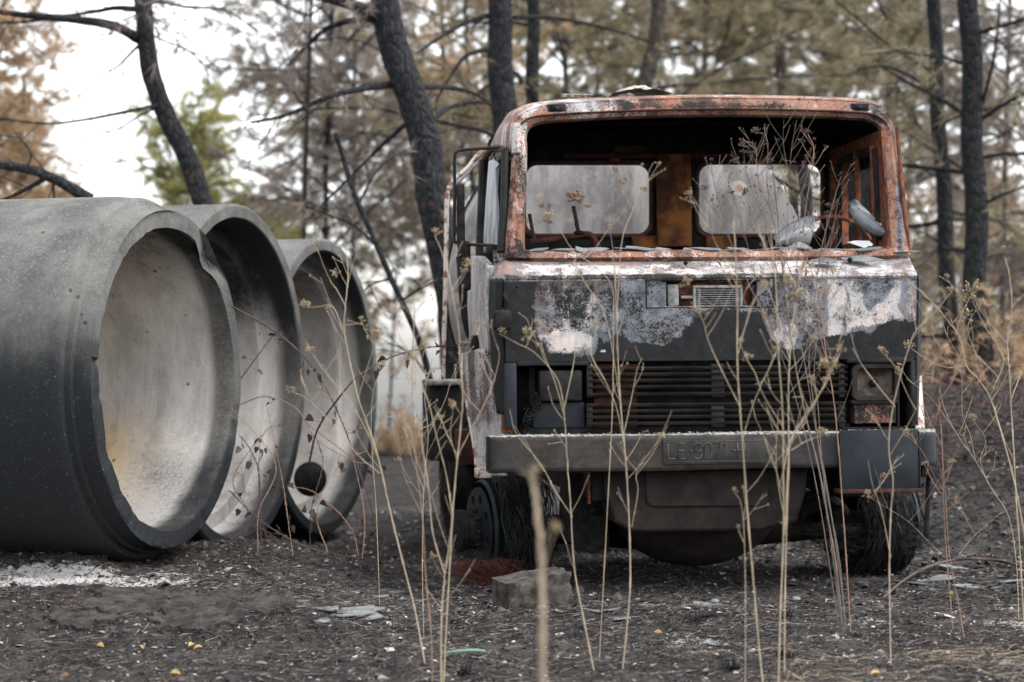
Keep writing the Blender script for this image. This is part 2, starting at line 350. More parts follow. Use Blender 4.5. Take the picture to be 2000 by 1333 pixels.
# ------------------------------------------------------------------ ground
def axis_pts(fine0, fine1, step, lo, hi, g=1.12):
    a = list(np.arange(fine0, fine1, step)); s = step
    while a[-1] < hi: s *= g; a.append(a[-1] + s)
    s = step
    while a[0] > lo: s *= g; a.insert(0, a[0] - s)
    return np.array(a)
xs = axis_pts(-3.9, 4.4, .022, -900, 900); ys = axis_pts(8.0, 14.6, .022, -60, 1400, 1.035)
Xg, Yg = np.meshgrid(xs, ys); Zg = gh(Xg, Yg)
mb = MB(); mb.grid(np.stack([Xg, Yg, Zg], -1)); gm = mb.mesh('ground', True)
def proj(X, Y, Z):
    d = Y * math.cos(PITCH) + (Z - CAMZ) * math.sin(PITCH); u = -Y * math.sin(PITCH) + (Z - CAMZ) * math.cos(PITCH)
    return CX + F * X / np.maximum(d, .1), CY - F * u / np.maximum(d, .1)
# pale ash lies where stuff burnt through: along the ridge before the first pipe, under the cab front, among the shards
def spot(x0, y0, rx, ry, ang=0):
    c, s = math.cos(ang), math.sin(ang); dx, dy = Xg - x0, Yg - y0
    return np.exp(-(((dx * c + dy * s) / rx) ** 2 + ((-dx * s + dy * c) / ry) ** 2))
ash = 1.25 * spot(-2.75, 11.35, .95, .36, .10) + .8 * spot(-1.95, 11.25, .35, .17) + .5 * spot(-1.4, 11.6, .45, .06, .05) + .26 * spot(1.0, 10.2, .45, .25) + .40 * spot(1.75, 10.9, .4, .25) + .3 * spot(2.5, 10.6, .9, .3) + .25 * spot(-.1, 11.6, .5, .5)
ash = ash + .30 * sstep(.55, .75, fbm(Xg * 1.2, Yg * .8, 0, 4, 77)) + .12 * sstep(10.2, 8.8, Yg)
a = gm.attributes.new('ash', 'FLOAT', 'POINT'); a.data.foreach_set('value', ash.astype(np.float32).ravel())
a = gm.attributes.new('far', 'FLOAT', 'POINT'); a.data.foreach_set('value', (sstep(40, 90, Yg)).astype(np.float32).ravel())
go = link('ground', gm, M['ground'], kind='structure'); go['label'] = 'black burnt ground strewn with ash, twigs and broken pieces'
# ------------------------------------------------------------------ pipes
def pipe(name, label, px, d, Rr, prof, length, zc, az_deg=-73, inner_r=.86, ragged=0, seed=1, tsoot_shade=.6, tlo=.15):
    az = R(az_deg); ax = np.array([math.sin(az), math.cos(az), 0.0]); x = (px - CX) / F * d
    o = np.array([x, d, zc]); up = np.array([0, 0, 1.]); sd = np.cross(ax, up)       # sd = towards far side / near side
    n = 420; th = np.arange(n) * 2 * math.pi / n
    rows = []; marks = []
    P = []
    for k in range(len(prof) - 1):
        (s0, r0, m0), (s1, r1, m1) = prof[k], prof[k + 1]; L = math.hypot(s1 - s0, r1 - r0); c = max(1, int(L / .04))
        for q in range(c): f = q / c; P.append((s0 + (s1 - s0) * f, r0 + (r1 - r0) * f, m0))
    P.append(prof[-1])
    X = np.zeros((len(P), n, 3)); mk = np.zeros((len(P), n))
    for i, (s, r, m) in enumerate(P):
        rr = r + .0035 * (fbm(np.cos(th) * 9 + s * 3, np.sin(th) * 9, s * 9, 3, seed) - .5) * 2; ss = s + 0 * th
        e = math.exp(-max(s, 0) / .035) if s < .2 else 0
        if ragged and e > .01:
            deg = np.degrees(th) % 360     # 0 = up, clockwise as the camera sees the open end (to the right)
            jag = fbm(np.cos(th) * 9, np.sin(th) * 9, s * 30, 6, seed + 3)
            chip = np.maximum(0, jag - .50) * .13 * (fbm(np.cos(th) * 2, np.sin(th) * 2, 5, 2, seed) > .45)
            for c0, w0, a0 in ((318, 26, .055), (352, 16, .03), (38, 7, .13), (28, 5, .05), (60, 22, .02), (285, 14, .03)):
                dd = (deg - c0 + 180) % 360 - 180; chip = chip + a0 * np.exp(-(dd / w0) ** 2) * (.6 + jag)
            if m == 'in': rr = rr + chip * e * .8; ss = ss + chip * e * .5
            elif m == 'face': ss = ss + chip * e * .5 * (1 if r < .93 else .3)
            if m == 'out' and r < .97:
                dd = (deg - 40 + 180) % 360 - 180; rr = rr - .05 * np.exp(-(dd / 7) ** 2) * jag
        # th=0 up, growing towards image right = -sd direction chosen below
        X[i] = o + ax * ss[:, None] + rr[:, None] * (np.cos(th)[:, None] * up + np.sin(th)[:, None] * RIGHT(ax))
        mk[i] = {'in': 1, 'face': 0, 'out': 0}[m]
    S_ = np.array([p[0] for p in P])[:, None] + 0 * th
    mb = MB(); mb.grid(X, True); me = mb.mesh(name, True)
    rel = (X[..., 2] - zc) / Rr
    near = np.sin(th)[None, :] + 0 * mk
    char = (1 - mk) * (sstep(.80, -.80, rel + .25 * near) * 1.05)  # outer wall: char plus painted shade, deepening towards the bottom
    char = np.where(mk > 0, .62 * sstep(-.30, -.62, rel - .30 * S_) * .8 * (1 - .9 * sstep(.4, 1.0, S_)) + tsoot_shade * sstep(tlo, tlo + .75, rel) + .22*sstep(.2,.08,S_), char)  # bore: charred floor, darker rim, top darkened for soot and painted light falloff
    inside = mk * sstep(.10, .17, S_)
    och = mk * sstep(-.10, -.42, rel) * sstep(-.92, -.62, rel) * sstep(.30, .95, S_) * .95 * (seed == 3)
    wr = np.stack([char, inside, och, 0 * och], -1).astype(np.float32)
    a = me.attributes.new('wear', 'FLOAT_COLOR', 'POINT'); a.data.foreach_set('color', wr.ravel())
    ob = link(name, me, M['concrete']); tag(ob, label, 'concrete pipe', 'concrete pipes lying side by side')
    return ob
def RIGHT(ax):
    r = np.cross(ax, np.array([0, 0, 1.])); return r if r[1] > 0 else -r
spig = [(3.4, .838, 'in'), (1.4, .838, 'in'), (.25, .836, 'in'), (.02, .838, 'in'), (.0, .848, 'face'), (.0, .935, 'face'), (.008, .945, 'out'), (.105, .95, 'out'), (.115, .968, 'out'), (.15, .972, 'out'), (.16, 1.0, 'out'), (.19, 1.018, 'out'), (.30, 1.026, 'out'), (3.4, 1.026, 'out'), (3.4, .838, 'out')]
sock = [(3.2, .86, 'in'), (.26, .86, 'in'), (.24, .865, 'in'), (.235, .955, 'in'), (.22, .965, 'in'), (.015, .985, 'in'), (.0, .995, 'face'), (.0, 1.06, 'face'), (.012, 1.075, 'out'), (3.2, 1.075, 'out'), (3.2, .86, 'out')]
def scl(pr, k): return [(a * k, b * k, c) for a, b, c in pr]
Z1 = W(315, 741, 12.1).z; Z2 = W(445, 738, 14.3).z; Z3 = W(625, 756, 16.6).z
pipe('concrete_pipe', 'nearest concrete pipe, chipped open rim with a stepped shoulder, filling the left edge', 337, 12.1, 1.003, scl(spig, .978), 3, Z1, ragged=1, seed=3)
pipe('concrete_pipe', 'middle concrete pipe with a recessed socket rim, between the chipped pipe and the smallest one', 468, 14.3, 1.12, scl(sock, 1.042), 3, Z2, seed=5, tsoot_shade=.8, tlo=-.1)
pipe('concrete_pipe', 'farthest and smallest looking concrete pipe, beside the truck cab', 637, 16.6, 1.11, scl(sock, 1.033), 3, Z3, seed=8, tsoot_shade=.6, tlo=0)
# round dark disc standing in for a hole at the farthest pipe's mouth
p = W(606, 936, 16.2); mb = MB(); mb.lathe([(-.012, .001), (-.012, .12), (.0, .128), (.012, .12), (.012, .001)], p, (.42, -.9, .05), 28)
tag(mb.build('dark_disc', M['char'], smooth=False), 'round dark disc standing for a hole at the mouth of the farthest pipe', 'dark disc')
# ------------------------------------------------------------------ the burnt truck
YAW = R(6.0); ROLL = R(-.62)
tp0 = W(1397, 885, 12.0)
TO = Vector((tp0.x, 12.0, 0.0))
truck = thing('burnt_truck', 'burnt out rusty cab-over truck with empty windscreen, standing on its rims', 'truck', TO, (0, ROLL, YAW))
TM = Matrix.Translation(TO) @ Euler((0, ROLL, YAW)).to_matrix().to_4x4(); TI = TM.inverted()
TIn = np.array(TI); TMn = np.array(TM)
def tp(px, py, ly):
    """truck-local point at local depth ly that lies on the sight line of a pixel"""
    o = TI @ Vector((0, 0, CAMZ)); d = TI.to_3x3() @ ray(px, py); t = (ly - o.y) / d.y; return o + d * t
def tz(py, ly, px=1400): return tp(px, py, ly).z
def tx(px, ly, py=600): return tp(px, py, ly).x
def pxy(V):
    Wd = V @ TMn[:3, :3].T + TMn[:3, 3]; return proj(Wd[:, 0], Wd[:, 1], Wd[:, 2])
# --- paint wear, laid out in truck coordinates seen from the front
def sdp(px, py, poly):
    P = np.array(poly, float); d = np.full(px.shape, 1e9); ins = np.zeros(px.shape, bool); k = len(P)
    for i in range(k):
        a, b = P[i], P[(i + 1) % k]; e = b - a; wx, wy = px - a[0], py - a[1]
        t = np.clip((wx * e[0] + wy * e[1]) / (e @ e + 1e-9), 0, 1); d = np.minimum(d, np.hypot(wx - e[0] * t, wy - e[1] * t))
        c = ((a[1] > py) != (b[1] > py)) & (px < (b[0] - a[0]) * (py - a[1]) / (b[1] - a[1] + 1e-12) + a[0]); ins ^= c
    return np.where(ins, d, -d)
def pm(px, py, poly, f=12): return np.clip(.5 + sdp(px, py, poly) / (2 * f), 0, 1)
def blob(px, py, x, y, rx, ry): return np.exp(-(((px - x) / rx) ** 2 + ((py - y) / ry) ** 2))
def wear_front(V):
    x, y = pxy(V); wx_, wy_ = x * 1., y * 1.; x = x + 26 * (fbm(wx_ * .03, wy_ * .03, 0, 5, 51) - .5); y = y + 30 * (fbm(wx_ * .03, wy_ * .03, 7, 5, 52) - .5) * sstep(545, 575, wy_) * sstep(710, 690, wy_); o = np.zeros((len(x), 4)); n = fbm(x * .012, y * .012, 0, 4, 3)
    # blue grey field
    B = pm(x, y, [(1215, 540), (1300, 540), (1520, 540), (1800, 535), (1800, 680), (1500, 690), (1400, 640), (1290, 690), (1180, 700), (1060, 700), (1040, 600), (1210, 560)], 16)
    o[:, 2] = np.maximum(B, .50 * pm(x, y, [(1050, 545), (1260, 545), (1240, 690), (1060, 700)], 18))
    # white
    Wt = .46 * pm(x, y, [(1050, 548), (1250, 545), (1262, 640), (1160, 660), (1050, 620)], 22)
    Wt = np.maximum(Wt, .95 * pm(x, y, [(1050, 650), (1078, 637), (1120, 640), (1155, 652), (1152, 672), (1130, 690), (1100, 694), (1080, 685), (1062, 668)], 9))
    Wt = np.maximum(Wt, 1.1 * blob(x, y, 1176, 681, 14, 10))
    Wt = np.maximum(Wt, .74 * pm(x, y, [(1618, 545), (1650, 545), (1652, 570), (1642, 660), (1617, 668)], 7))
    Wt = np.maximum(Wt, .82 * pm(x, y, [(1652, 545), (1678, 545), (1688, 590), (1700, 604), (1730, 584), (1748, 545), (1766, 545), (1766, 622), (1735, 636), (1655, 650)], 6))
    Wt = np.maximum(Wt, .60 * pm(x, y, [(1560, 545), (1612, 545), (1600, 640), (1565, 640)], 12))
    Wt = np.maximum(Wt, .63 * pm(x, y, [(1495, 600), (1560, 620), (1560, 690), (1510, 690)], 14))
    Wt = np.maximum(Wt, .52 * pm(x, y, [(1770, 545), (1792, 545), (1792, 690), (1775, 690)], 8))
    o[:, 0] = Wt
    # soot
    A = pm(x, y, [(900, 540), (1042, 538), (1050, 560), (1044, 600), (1052, 650), (1075, 690), (1130, 700), (1158, 690), (1165, 655), (1185, 665), (1205, 655), (1290, 675), (1325, 652), (1350, 622), (1372, 605), (1480, 604), (1495, 640), (1510, 672), (1545, 682), (1600, 668), (1640, 652), (1700, 650), (1740, 632), (1768, 626), (1810, 640), (1810, 760), (900, 760)], 9)
    A = np.maximum(A, .53 * pm(x, y, [(1060, 545), (1235, 545), (1235, 610), (1190, 650), (1130, 635), (1065, 610)], 24)); A = np.maximum(A, .42 - .08 * (x > 1600))
    A = np.maximum(A, .85 * pm(x, y, [(985, 543), (1520, 536), (1520, 546), (985, 551)], 4))
    A = np.where(Wt > .9, A * .3, A); o[:, 3] = A
    o[:, 1] = .28 * pm(x, y, [(1500, 600), (1560, 610), (1560, 700), (1490, 660)], 12) + .22
    return o
def wear_slope(V):
    x, y = pxy(V); o = np.zeros((len(x), 4))
    o[:, 0] = .61 + .0 * x + .25 * (fbm(x * .012, y * .05, 0, 3, 61) - .5); o[:, 0] = np.where(x > 1600, .47, o[:, 0]); o[:, 0] -= .5 * pm(x, y, [(1000, 503), (1345, 505), (1340, 516), (1040, 518)], 3)
    o[:, 0] -= .28 * blob(x, y, 1340, 515, 40, 12); o[:, 0] -= .35 * pm(x, y, [(975, 500), (1030, 500), (1010, 560), (970, 560)], 14)
    o[:, 2] = .55 + .25 * (x > 1600); o[:, 1] = .42
    o[:, 3] = .62 * pm(x, y, [(985, 536), (1560, 532), (1560, 546), (985, 550)], 4)
    return o
def wear_frame(V):
    x, y = pxy(V); o = np.zeros((len(x), 4)); n = fbm(x * .01, y * .02, 0, 4, 8)
    o[:, 1] = .80; o[:, 1] -= .45 * blob(x, y, 1130, 200, 90, 14); o[:, 1] -= .4 * blob(x, y, 1700, 215, 60, 25)
    o[:, 1] -= .5 * blob(x, y, 1760, 400, 10, 120)
    o[:, 0] = .30 + .28 * blob(x, y, 1080, 212, 90, 22) + .22 * ((x < 1030) & (y > 240)) + .2 * blob(x, y, 1520, 208, 60, 6)
    o[:, 2] = .45 + .4 * blob(x, y, 1120, 205, 120, 20) + .3 * (x > 1735) + .2 * (x < 1010)
    o[:, 3] = .22 + .35 * blob(x, y, 1330, 208, 60, 8) + .45 * blob(x, y, 1230, 207, 22, 8) + .4 * blob(x, y, 1500, 208, 70, 8) + .35 * blob(x, y, 1757, 420, 7, 120) + .25 * ((x < 1035) & (y > 300)) + .2 * blob(x, y, 1705, 225, 40, 20)
    return o
def wear_door(V):
    x, y = pxy(V); o = np.zeros((len(x), 4)); o[:, 0] = .57 - .25 * sstep(965, 985, x); o[:, 1] = .34; o[:, 2] = .9
    o[:, 3] = .20 + .5 * sstep(955, 972, x) * sstep(500, 560, y); return o
def wear_strip(V):
    x, y = pxy(V); o = np.zeros((len(x), 4)); o[:, 2] = .7; o[:, 3] = .9; o[:, 0] = .1; o[:, 3] -= .5 * blob(x, y, 950, 560, 10, 40) ; return o
def wear_fender(V):
    x, y = pxy(V); o = np.zeros((len(x), 4)); o[:, 0] = .47 + .30 * sstep(790, 850, y) + .1 * (x < 915) ; o[:, 1] = .42 + .4 * blob(x, y, 985, 830, 14, 40); o[:, 2] = .3; o[:, 3] = .28; return o
def wear_rust(V):
    x, y = pxy(V); o = np.zeros((len(x), 4)); n = fbm(x * .01, y * .02, 0, 4, 18); o[:, 1] = .75; o[:, 3] = .45 + .1 * n; o[:, 0] = .15; return o
def wear_bump(V):
    x, y = pxy(V); o = np.zeros((len(x), 4)); o[:, 3] = .55 + .35 * sstep(1560, 1660, x) - .14 * blob(x, y, 1120, 885, 160, 40); o[:, 0] = sstep(1480, 1700, x) + .5 * blob(x, y, 970, 885, 30, 60); o[:, 1] = sstep(856, 848, y - (1397 - x) * .012); return o
def catn(P, n): return catmull(np.array([tuple(p) for p in P]), n)
def loft(curves, nu, nv, closed=False, straight=False):
    C = []
    for c in curves:
        P = np.array([tuple(tp(*q)) for q in c])
        if straight:
            t = np.linspace(0, len(P) - 1 + (1 if closed else 0), nu, endpoint=not closed); i = np.minimum(t.astype(int), len(P) - (1 if closed else 2)); f = (t - i)[:, None]
            C.append(P[i] * (1 - f) + P[(i + 1) % len(P)] * f)
        else: C.append(catmull(P, nu, closed))
    rows = []
    for a, b, k in zip(C[:-1], C[1:], nv if isinstance(nv, (list, tuple)) else [nv] * (len(C) - 1)):
        for j in range(k): rows.append(a + (b - a) * j / k)
    rows.append(C[-1]); return np.stack(rows)
def solid(o, th, off=-1):
    m = o.modifiers.new('thickness', 'SOLIDIFY'); m.thickness = th; m.offset = off; return o
def part(mb, name, mat, parent=None, **k):
    return mb.build(name, M[mat] if isinstance(mat, str) else mat, parent or truck, **k)
def tbox(x0, y0, x1, y1, l0, l1, name, mat, parent=None, bevel=.004, cuts=0, wearf=None, **k):
    """box whose front face spans a pixel rectangle at local depth l0 and reaches back to l1"""
    a = tp(x0, y0, l0); b = tp(x1, y1, l0); X = sorted((a.x, b.x)); Z = sorted((a.z, b.z))
    mb = MB()
    if cuts:
        nx = max(2, int((X[1] - X[0]) / cuts)); nz = max(2, int((Z[1] - Z[0]) / cuts)); ux = np.linspace(X[0], X[1], nx); uz = np.linspace(Z[0], Z[1], nz)
        A, B = np.meshgrid(ux, uz); mb.grid(np.stack([A, 0 * A + l0, B], -1))
        e = [(X[0], Z[0]), (X[1], Z[0]), (X[1], Z[1]), (X[0], Z[1]), (X[0], Z[0])]
        for (ax, az_), (bx, bz) in zip(e[:-1], e[1:]):
            k2 = nx if ax != bx else nz; t = np.linspace(0, 1, k2)
            g = np.stack([np.stack([ax + (bx - ax) * t, l0 + (l1 - l0) * q + 0 * t, az_ + (bz - az_) * t], -1) for q in (0, .15, 1)]); mb.grid(g)
        A, B = np.meshgrid(X, Z); mb.grid(np.stack([A, 0 * A + l1, B], -1)[:, ::-1])
        bevel = 0
    else: mb.box(((X[0] + X[1]) / 2, (l0 + l1) / 2, (Z[0] + Z[1]) / 2), (X[1] - X[0], abs(l1 - l0), Z[1] - Z[0]))
    return part(mb, name, mat, parent, bevel=bevel, wearf=wearf, **k)
def ttube(pts, r, name, mat, parent=None, n=8, sm=None, rough=0):
    P = [tuple(tp(*q)) for q in pts]
    if sm: P = catmull(np.array(P), sm)
    return part(MB().tube(P, r, n, rough=rough), name, mat, parent, smooth=True)
def front_plate(outline, holes, ly, th, name, mat, parent=None, wearf=None, **k):
    """flat sheet with holes standing across the truck at local depth ly, outlines in pixels"""
    f = lambda L: [(tp(a, b, ly).x, tp(a, b, ly).z) for a, b in L]
    m = plate_mesh(name, f(outline), [f(h) for h in holes], th)
    m.transform(Matrix(((1, 0, 0, 0), (0, 0, -1, ly), (0, 1, 0, 0), (0, 0, 0, 1))))
    if wearf: set_wear(m, wearf)
    o = link(name, m, M[mat], parent or truck, **k); return o
# --- windscreen frame, one closed band from the roof edge to the inner flange
LB, LT = .30, .52
def ly_of(y): return LT + (LB - LT) * max(0, min(1, (y - 235) / 255))
c4 = [(1030, 300), (1029, 268), (1036, 252), (1055, 244), (1104, 239), (1250, 232), (1400, 229), (1550, 231), (1660, 235), (1696, 240), (1714, 252), (1721, 270), (1723, 300), (1728, 400), (1733, 470), (1730, 481), (1716, 485), (1600, 487), (1400, 488), (1200, 489), (1050, 490), (1030, 488), (1025, 478), (1027, 400)]
c3 = [(1025, 300), (1024, 268), (1031, 250), (1050, 240), (1100, 234), (1250, 227), (1400, 224), (1550, 226), (1660, 230), (1700, 235), (1720, 247), (1728, 268), (1730, 300), (1735, 400), (1741, 476), (1738, 487), (1720, 490), (1600, 491), (1400, 492), (1200, 493), (1050, 494), (1024, 492), (1019, 482), (1022, 400)]
c2 = [(1010, 300), (1010, 264), (1017, 243), (1040, 229), (1098, 223), (1250, 216), (1400, 213), (1550, 215), (1662, 219), (1708, 225), (1731, 240), (1740, 264), (1743, 300), (1753, 400), (1763, 476), (1764, 495), (1745, 499), (1600, 501), (1400, 502), (1200, 503), (1050, 504), (1004, 502), (996, 490), (1003, 400)]
c1 = [(999, 300), (999, 262), (1006, 238), (1030, 216), (1092, 202), (1250, 194), (1400, 191), (1550, 193), (1665, 197), (1714, 206), (1738, 228), (1747, 258), (1751, 300), (1763, 400), (1773, 476), (1777, 502), (1750, 507), (1600, 509), (1400, 510), (1200, 511), (1050, 512), (994, 510), (986, 494), (993, 400)]
def cl(c, d): return [(a, b, ly_of(b) + d) for a, b in c]
fr = MB().grid(loft([cl(c1, .03), cl(c2, .0), cl(c3, .02), cl(c4, .075)], 420, [8, 5, 5], closed=True), True)
frame = part(fr, 'windscreen_frame', 'paint', smooth=True, wearf=wear_frame); solid(frame, .012, 1)
# rubber gutter line under the roof edge
g = [(a, b, ly_of(b) - .004) for a, b in c2[2:11]]
ttube(g, .0055, 'rain_gutter', 'rust_dark', sm=60)
# --- roof shell with rounded shoulders
def hoop(dz, ly, spread, n=60):
    base = [(1, 300), (1, 262), (8, 238), (32, 216)]
    P = [tp(a, b, .55) for a, b in [(999, 300), (999, 262), (1006, 238), (1030, 216), (1092, 202), (1250, 194), (1400, 191), (1550, 193), (1665, 197), (1714, 206), (1738, 228), (1747, 258), (1751, 300)]]
    x0 = sum(p.x for p in P) / len(P)
    return catmull(np.array([(x0 + (p.x - x0) * spread, ly, p.z + dz * (1 if i in range(3, 10) else .5 if i in (2, 10) else 0)) for i, p in enumerate(P)]), n)
Hs = [hoop(0, .545, 1.0), hoop(.030, .66, 1.012), hoop(.05, .85, 1.02), hoop(.068, 1.15, 1.022), hoop(.05, 1.5, 1.02), hoop(.02, 1.78, 1.01), hoop(-.05, 1.86, .99)]
rows = []
for a, b in zip(Hs[:-1], Hs[1:]):
    for j in range(6): rows.append(a + (b - a) * j / 6)
rows.append(Hs[-1]); rs = np.stack(rows)
roof = part(MB().grid(rs), 'roof', 'paint', smooth=True, wearf=wear_frame); solid(roof, .01)
lin = rs.copy(); lin[..., 2] -= .03; lin[..., 0] *= .985; lin = lin[3:-2]
part(MB().grid(lin), 'headliner', 'char', roof, smooth=True)
# roof side marker openings
for x, y in ((1088, 211.5), (1680, 210)):
    h = tbox(x - 12, y - 6, x + 12, y + 6, ly_of(y) + .002, ly_of(y) + .06, 'marker_recess', 'char', roof, bevel=0)
    tbox(x - 17, y - 7.5, x + 17, y + 7.5, ly_of(y) + .006, ly_of(y) + .05, 'marker_plate', 'soot_brown', roof, bevel=.002)
    part(MB().ball(tp(x, y + 1, ly_of(y) - .0), .013, 8), 'bulb', 'soot', roof, smooth=True)
# --- hood slope and front panel
crease = [(984, 546), (1100, 544.5), (1400, 542), (1700, 539.5), (1791, 538.5)]
top = [(992, 509), (1100, 510), (1400, 509), (1700, 507), (1776, 504)]
mb = MB().grid(loft([[(a, b, .33) for a, b in top], [(a, b - 3, .105) for a, b in crease], [(a, b, .095) for a, b in crease], [(a, b + 5, .10) for a, b in crease]], 400, [30, 4, 4], straight=True))
solid(part(mb, 'scuttle_panel', 'paint', smooth=True, wearf=wear_slope), .01, 1)
# front panel with a real opening for the vent
bot = [(988, 709), (1100, 707.5), (1400, 705), (1700, 702), (1788, 701)]
g1 = loft([[(a, b + 5, .10) for a, b in crease], [(a, b, .085) for a, b in bot]], 420, 84, straight=True)
ny, nx = g1.shape[:2]; px_, py_ = pxy(g1.reshape(-1, 3)); px_ = px_.reshape(ny, nx); py_ = py_.reshape(ny, nx)
# shallow pressed recess round the vent
rec = np.clip(.5 + np.minimum(np.minimum(px_ - 1262, 1512 - px_), np.minimum(py_ - 545, 601 - py_)) / 6, 0, 1); g1[..., 1] += .012 * rec
g1[..., 1] += .004 * (fbm(px_ * .02, py_ * .02, 0, 3, 4) - .5) * 2
hole = (px_ > 1300) & (px_ < 1482) & (py_ > 549) & (py_ < 599)
idx = np.arange(ny * nx).reshape(ny, nx); keep = ~(hole[:-1, :-1] & hole[1:, 1:])
q = np.stack([idx[:-1, :-1], idx[:-1, 1:], idx[1:, 1:], idx[1:, :-1]], -1)[keep]
mb = MB(); mb.add(g1.reshape(-1, 3), q)
front = part(mb, 'front_panel', 'paint', smooth=True, wearf=wear_front); solid(front, .006, 1)
# vent recess and grid
tbox(1292, 543, 1490, 605, .17, .19, 'vent_back', 'rust', front, bevel=0)
tbox(1292, 541, 1490, 549, .105, .17, 'vent_lip', 'char', front, bevel=0); tbox(1292, 599, 1490, 604, .112, .17, 'vent_sill', 'rust_dark', front, bevel=0)
tbox(1304, 556, 1326, 598, .12, .16, 'vent_bracket', 'ashmetal', front, bevel=.003); tbox(1468, 556, 1484, 596, .12, .16, 'vent_bracket', 'char', front, bevel=.003)
tbox(1330, 578, 1356, 584, .13, .15, 'wiper_spindle', 'ashmetal', front)
vg = part(MB().box(tp(1402, 580, .15), (.235, .012, .095)), 'vent_grid', 'char', front)
for y in np.linspace(563, 597, 9): ttube([(1360, y, .118), (1445, y - .4, .118)], .0022, 'grid_bar', 'ashmetal', vg, 5)
for x in (1357, 1366, 1440, 1448): tbox(x - 3, 561, x + 3, 599, .12, .135, 'grid_upright', 'ashmetal', vg, bevel=.001)
tbox(1354, 558, 1450, 562, .114, .14, 'grid_top', 'ashmetal', vg, bevel=.001)
# recess rim of the pressed panel
rr = [(1263, 546), (1511, 543.5), (1511, 600), (1263, 602)]
for (a, b), (c, d) in zip(rr, rr[1:] + rr[:1]): ttube([(a, b, .098), (c, d, .098)], .0035, 'pressed_edge', 'soot_brown', front, 5)
# round plate and knob marks on the panel
for x, y, s in ((1339, 514, .013), (1660, 508, .016), (1010, 560, .008), (1345, 640, .006), (1400, 655, .006), (1560, 632, .007)): part(MB().ball(tp(x, y, .2 if y < 530 else .09), s, 7), 'bolt', 'char', front)
# --- corner strips and doors
def side(name, pts, mat, wf, th=.02, parent=None, nu=30, nv=10):
    mb = MB().grid(loft(pts, nu, nv, straight=True)); return solid(part(mb, name, mat, parent, smooth=False, wearf=wf), th, 0)
side('corner_panel', [[(983, 546, .10), (981, 600, .11), (986, 700, .12), (992, 810, .12)], [(972, 546, .16), (970, 600, .17), (975, 700, .18), (983, 810, .17)], [(960, 548, .34), (957, 600, .34), (962, 700, .30), (973, 808, .24)]], 'paint', wear_strip)
side('corner_panel', [[(992, 510, .33), (984, 546, .10)], [(978, 512, .40), (972, 546, .16)], [(968, 514, .50), (960, 548, .34)]], 'paint', wear_slope)
door = side('door', [[(959, 520, .36), (957, 600, .36), (962, 690, .34)], [(940, 500, 1.0), (938, 600, 1.0), (944, 690, 1.0)], [(921, 500, 1.66), (919, 600, 1.66), (925, 690, 1.66)]], 'paint', wear_door, .04)
for y in (590, 640): tbox(975, y - 5, 981, y + 5, .12, .16, 'hinge', 'soot', door)
# door window frame (left side of picture) with a strip of melted glass
ttube([(986, 296, .50), (984, 400, .42), (978, 492, .36)], .022, 'door_post', 'paint', door, 8)
ttube([(945, 312, 1.55), (942, 400, 1.60), (938, 500, 1.64)], .03, 'rear_post', 'soot', door, 8)
ttube([(986, 296, .50), (975, 290, .8), (960, 292, 1.2), (945, 312, 1.55)], .02, 'window_rail', 'rust_dark', door, 8, 14)
mb = MB().grid(loft([[(974, 330, .62), (974, 400, .60), (968, 490, .58)], [(968, 306, .9), (962, 380, .9), (958, 492, .9)], [(957, 320, 1.2), (953, 400, 1.2), (949, 494, 1.2)]], 24, 10, straight=True))
P3 = mb.v[0]; P3[:, 0] += .012 * np.sin(P3[:, 1] * 25 + P3[:, 2] * 6); solid(part(mb, 'door_glass', 'melt', door, smooth=True), .006)
dl = tbox(921, 655, 935, 700, 1.0, 1.1, 'door_handle', 'soot', door)
# door glass rail / sill
tbox(965, 488, 1000, 512, .38, .46, 'door_sill', 'paint', door, wearf=wear_frame)
# lock lever and mirror stub on the corner
ttube([(984, 574, .08), (990, 590, .06), (985, 604, .07), (978, 606, .08)], .009, 'latch', 'char', sm=12)
mb = MB().box(tp(981, 626, .03), (.10, .06, .11)); part(mb, 'lamp_housing', 'char', bevel=.02)
# mirror arm
arm = ttube([(976, 288, .55), (950, 290, .6), (905, 293, .62), (892, 297, .62), (888, 310, .62), (888, 380, .62), (887, 460, .62), (890, 474, .62), (900, 477, .62), (965, 480, .50)], .0095, 'mirror_arm', 'soot', sm=60)
part(MB().box(tp(900, 432, .62), (.045, .06, .42)).box(tp(907, 520, .62), (.07, .05, .28)), 'mirror_remains', 'char', arm, bevel=.015)
tbox(952, 478, 975, 494, .48, .6, 'mirror_bracket', 'soot', arm)
# --- right side seen through the cab: door with window opening, B post
rx = tp(1741, 400, .5).x
def rs_pt(ly, py): return (rx - .012 + .03 * (ly - .5), ly, tp(1700, py, ly).z)
def rside(outline, holes, name, mat, wf, th=.04):
    m = plate_mesh(name, outline, holes, th); m.transform(Matrix(((0, 0, 1, rx - .03), (1, 0, 0, 0), (0, 1, 0, 0), (0, 0, 0, 1))))
    if wf: set_wear(m, wf)
    return link(name, m, M[mat], truck)
zb = tp(1700, 700, .4).z; zt_ = tp(1745, 262, .55).z; zs = tp(1730, 470, .6).z
rd = rside([(.36, zb), (1.8, zb), (1.8, zt_ + .02), (.52, zt_ + .02), (.36, zs)], [[(.52, zs + .02), (.60, zt_ - .16), (.68, zt_ - .09), (1.36, zt_ - .09), (1.42, zt_ - .15), (1.42, zs + .02)]], 'door', 'rust', None); rd['label'] = 'rusty bare door seen from inside'
for d, w_ in ((.62, .018), (.98, .02), (1.47, .035)): part(MB().tube([(rx - .065, d, zs - .1), (rx - .065, d + .03, zt_ - .06)], w_, 8), 'window_post', 'rust', rd)
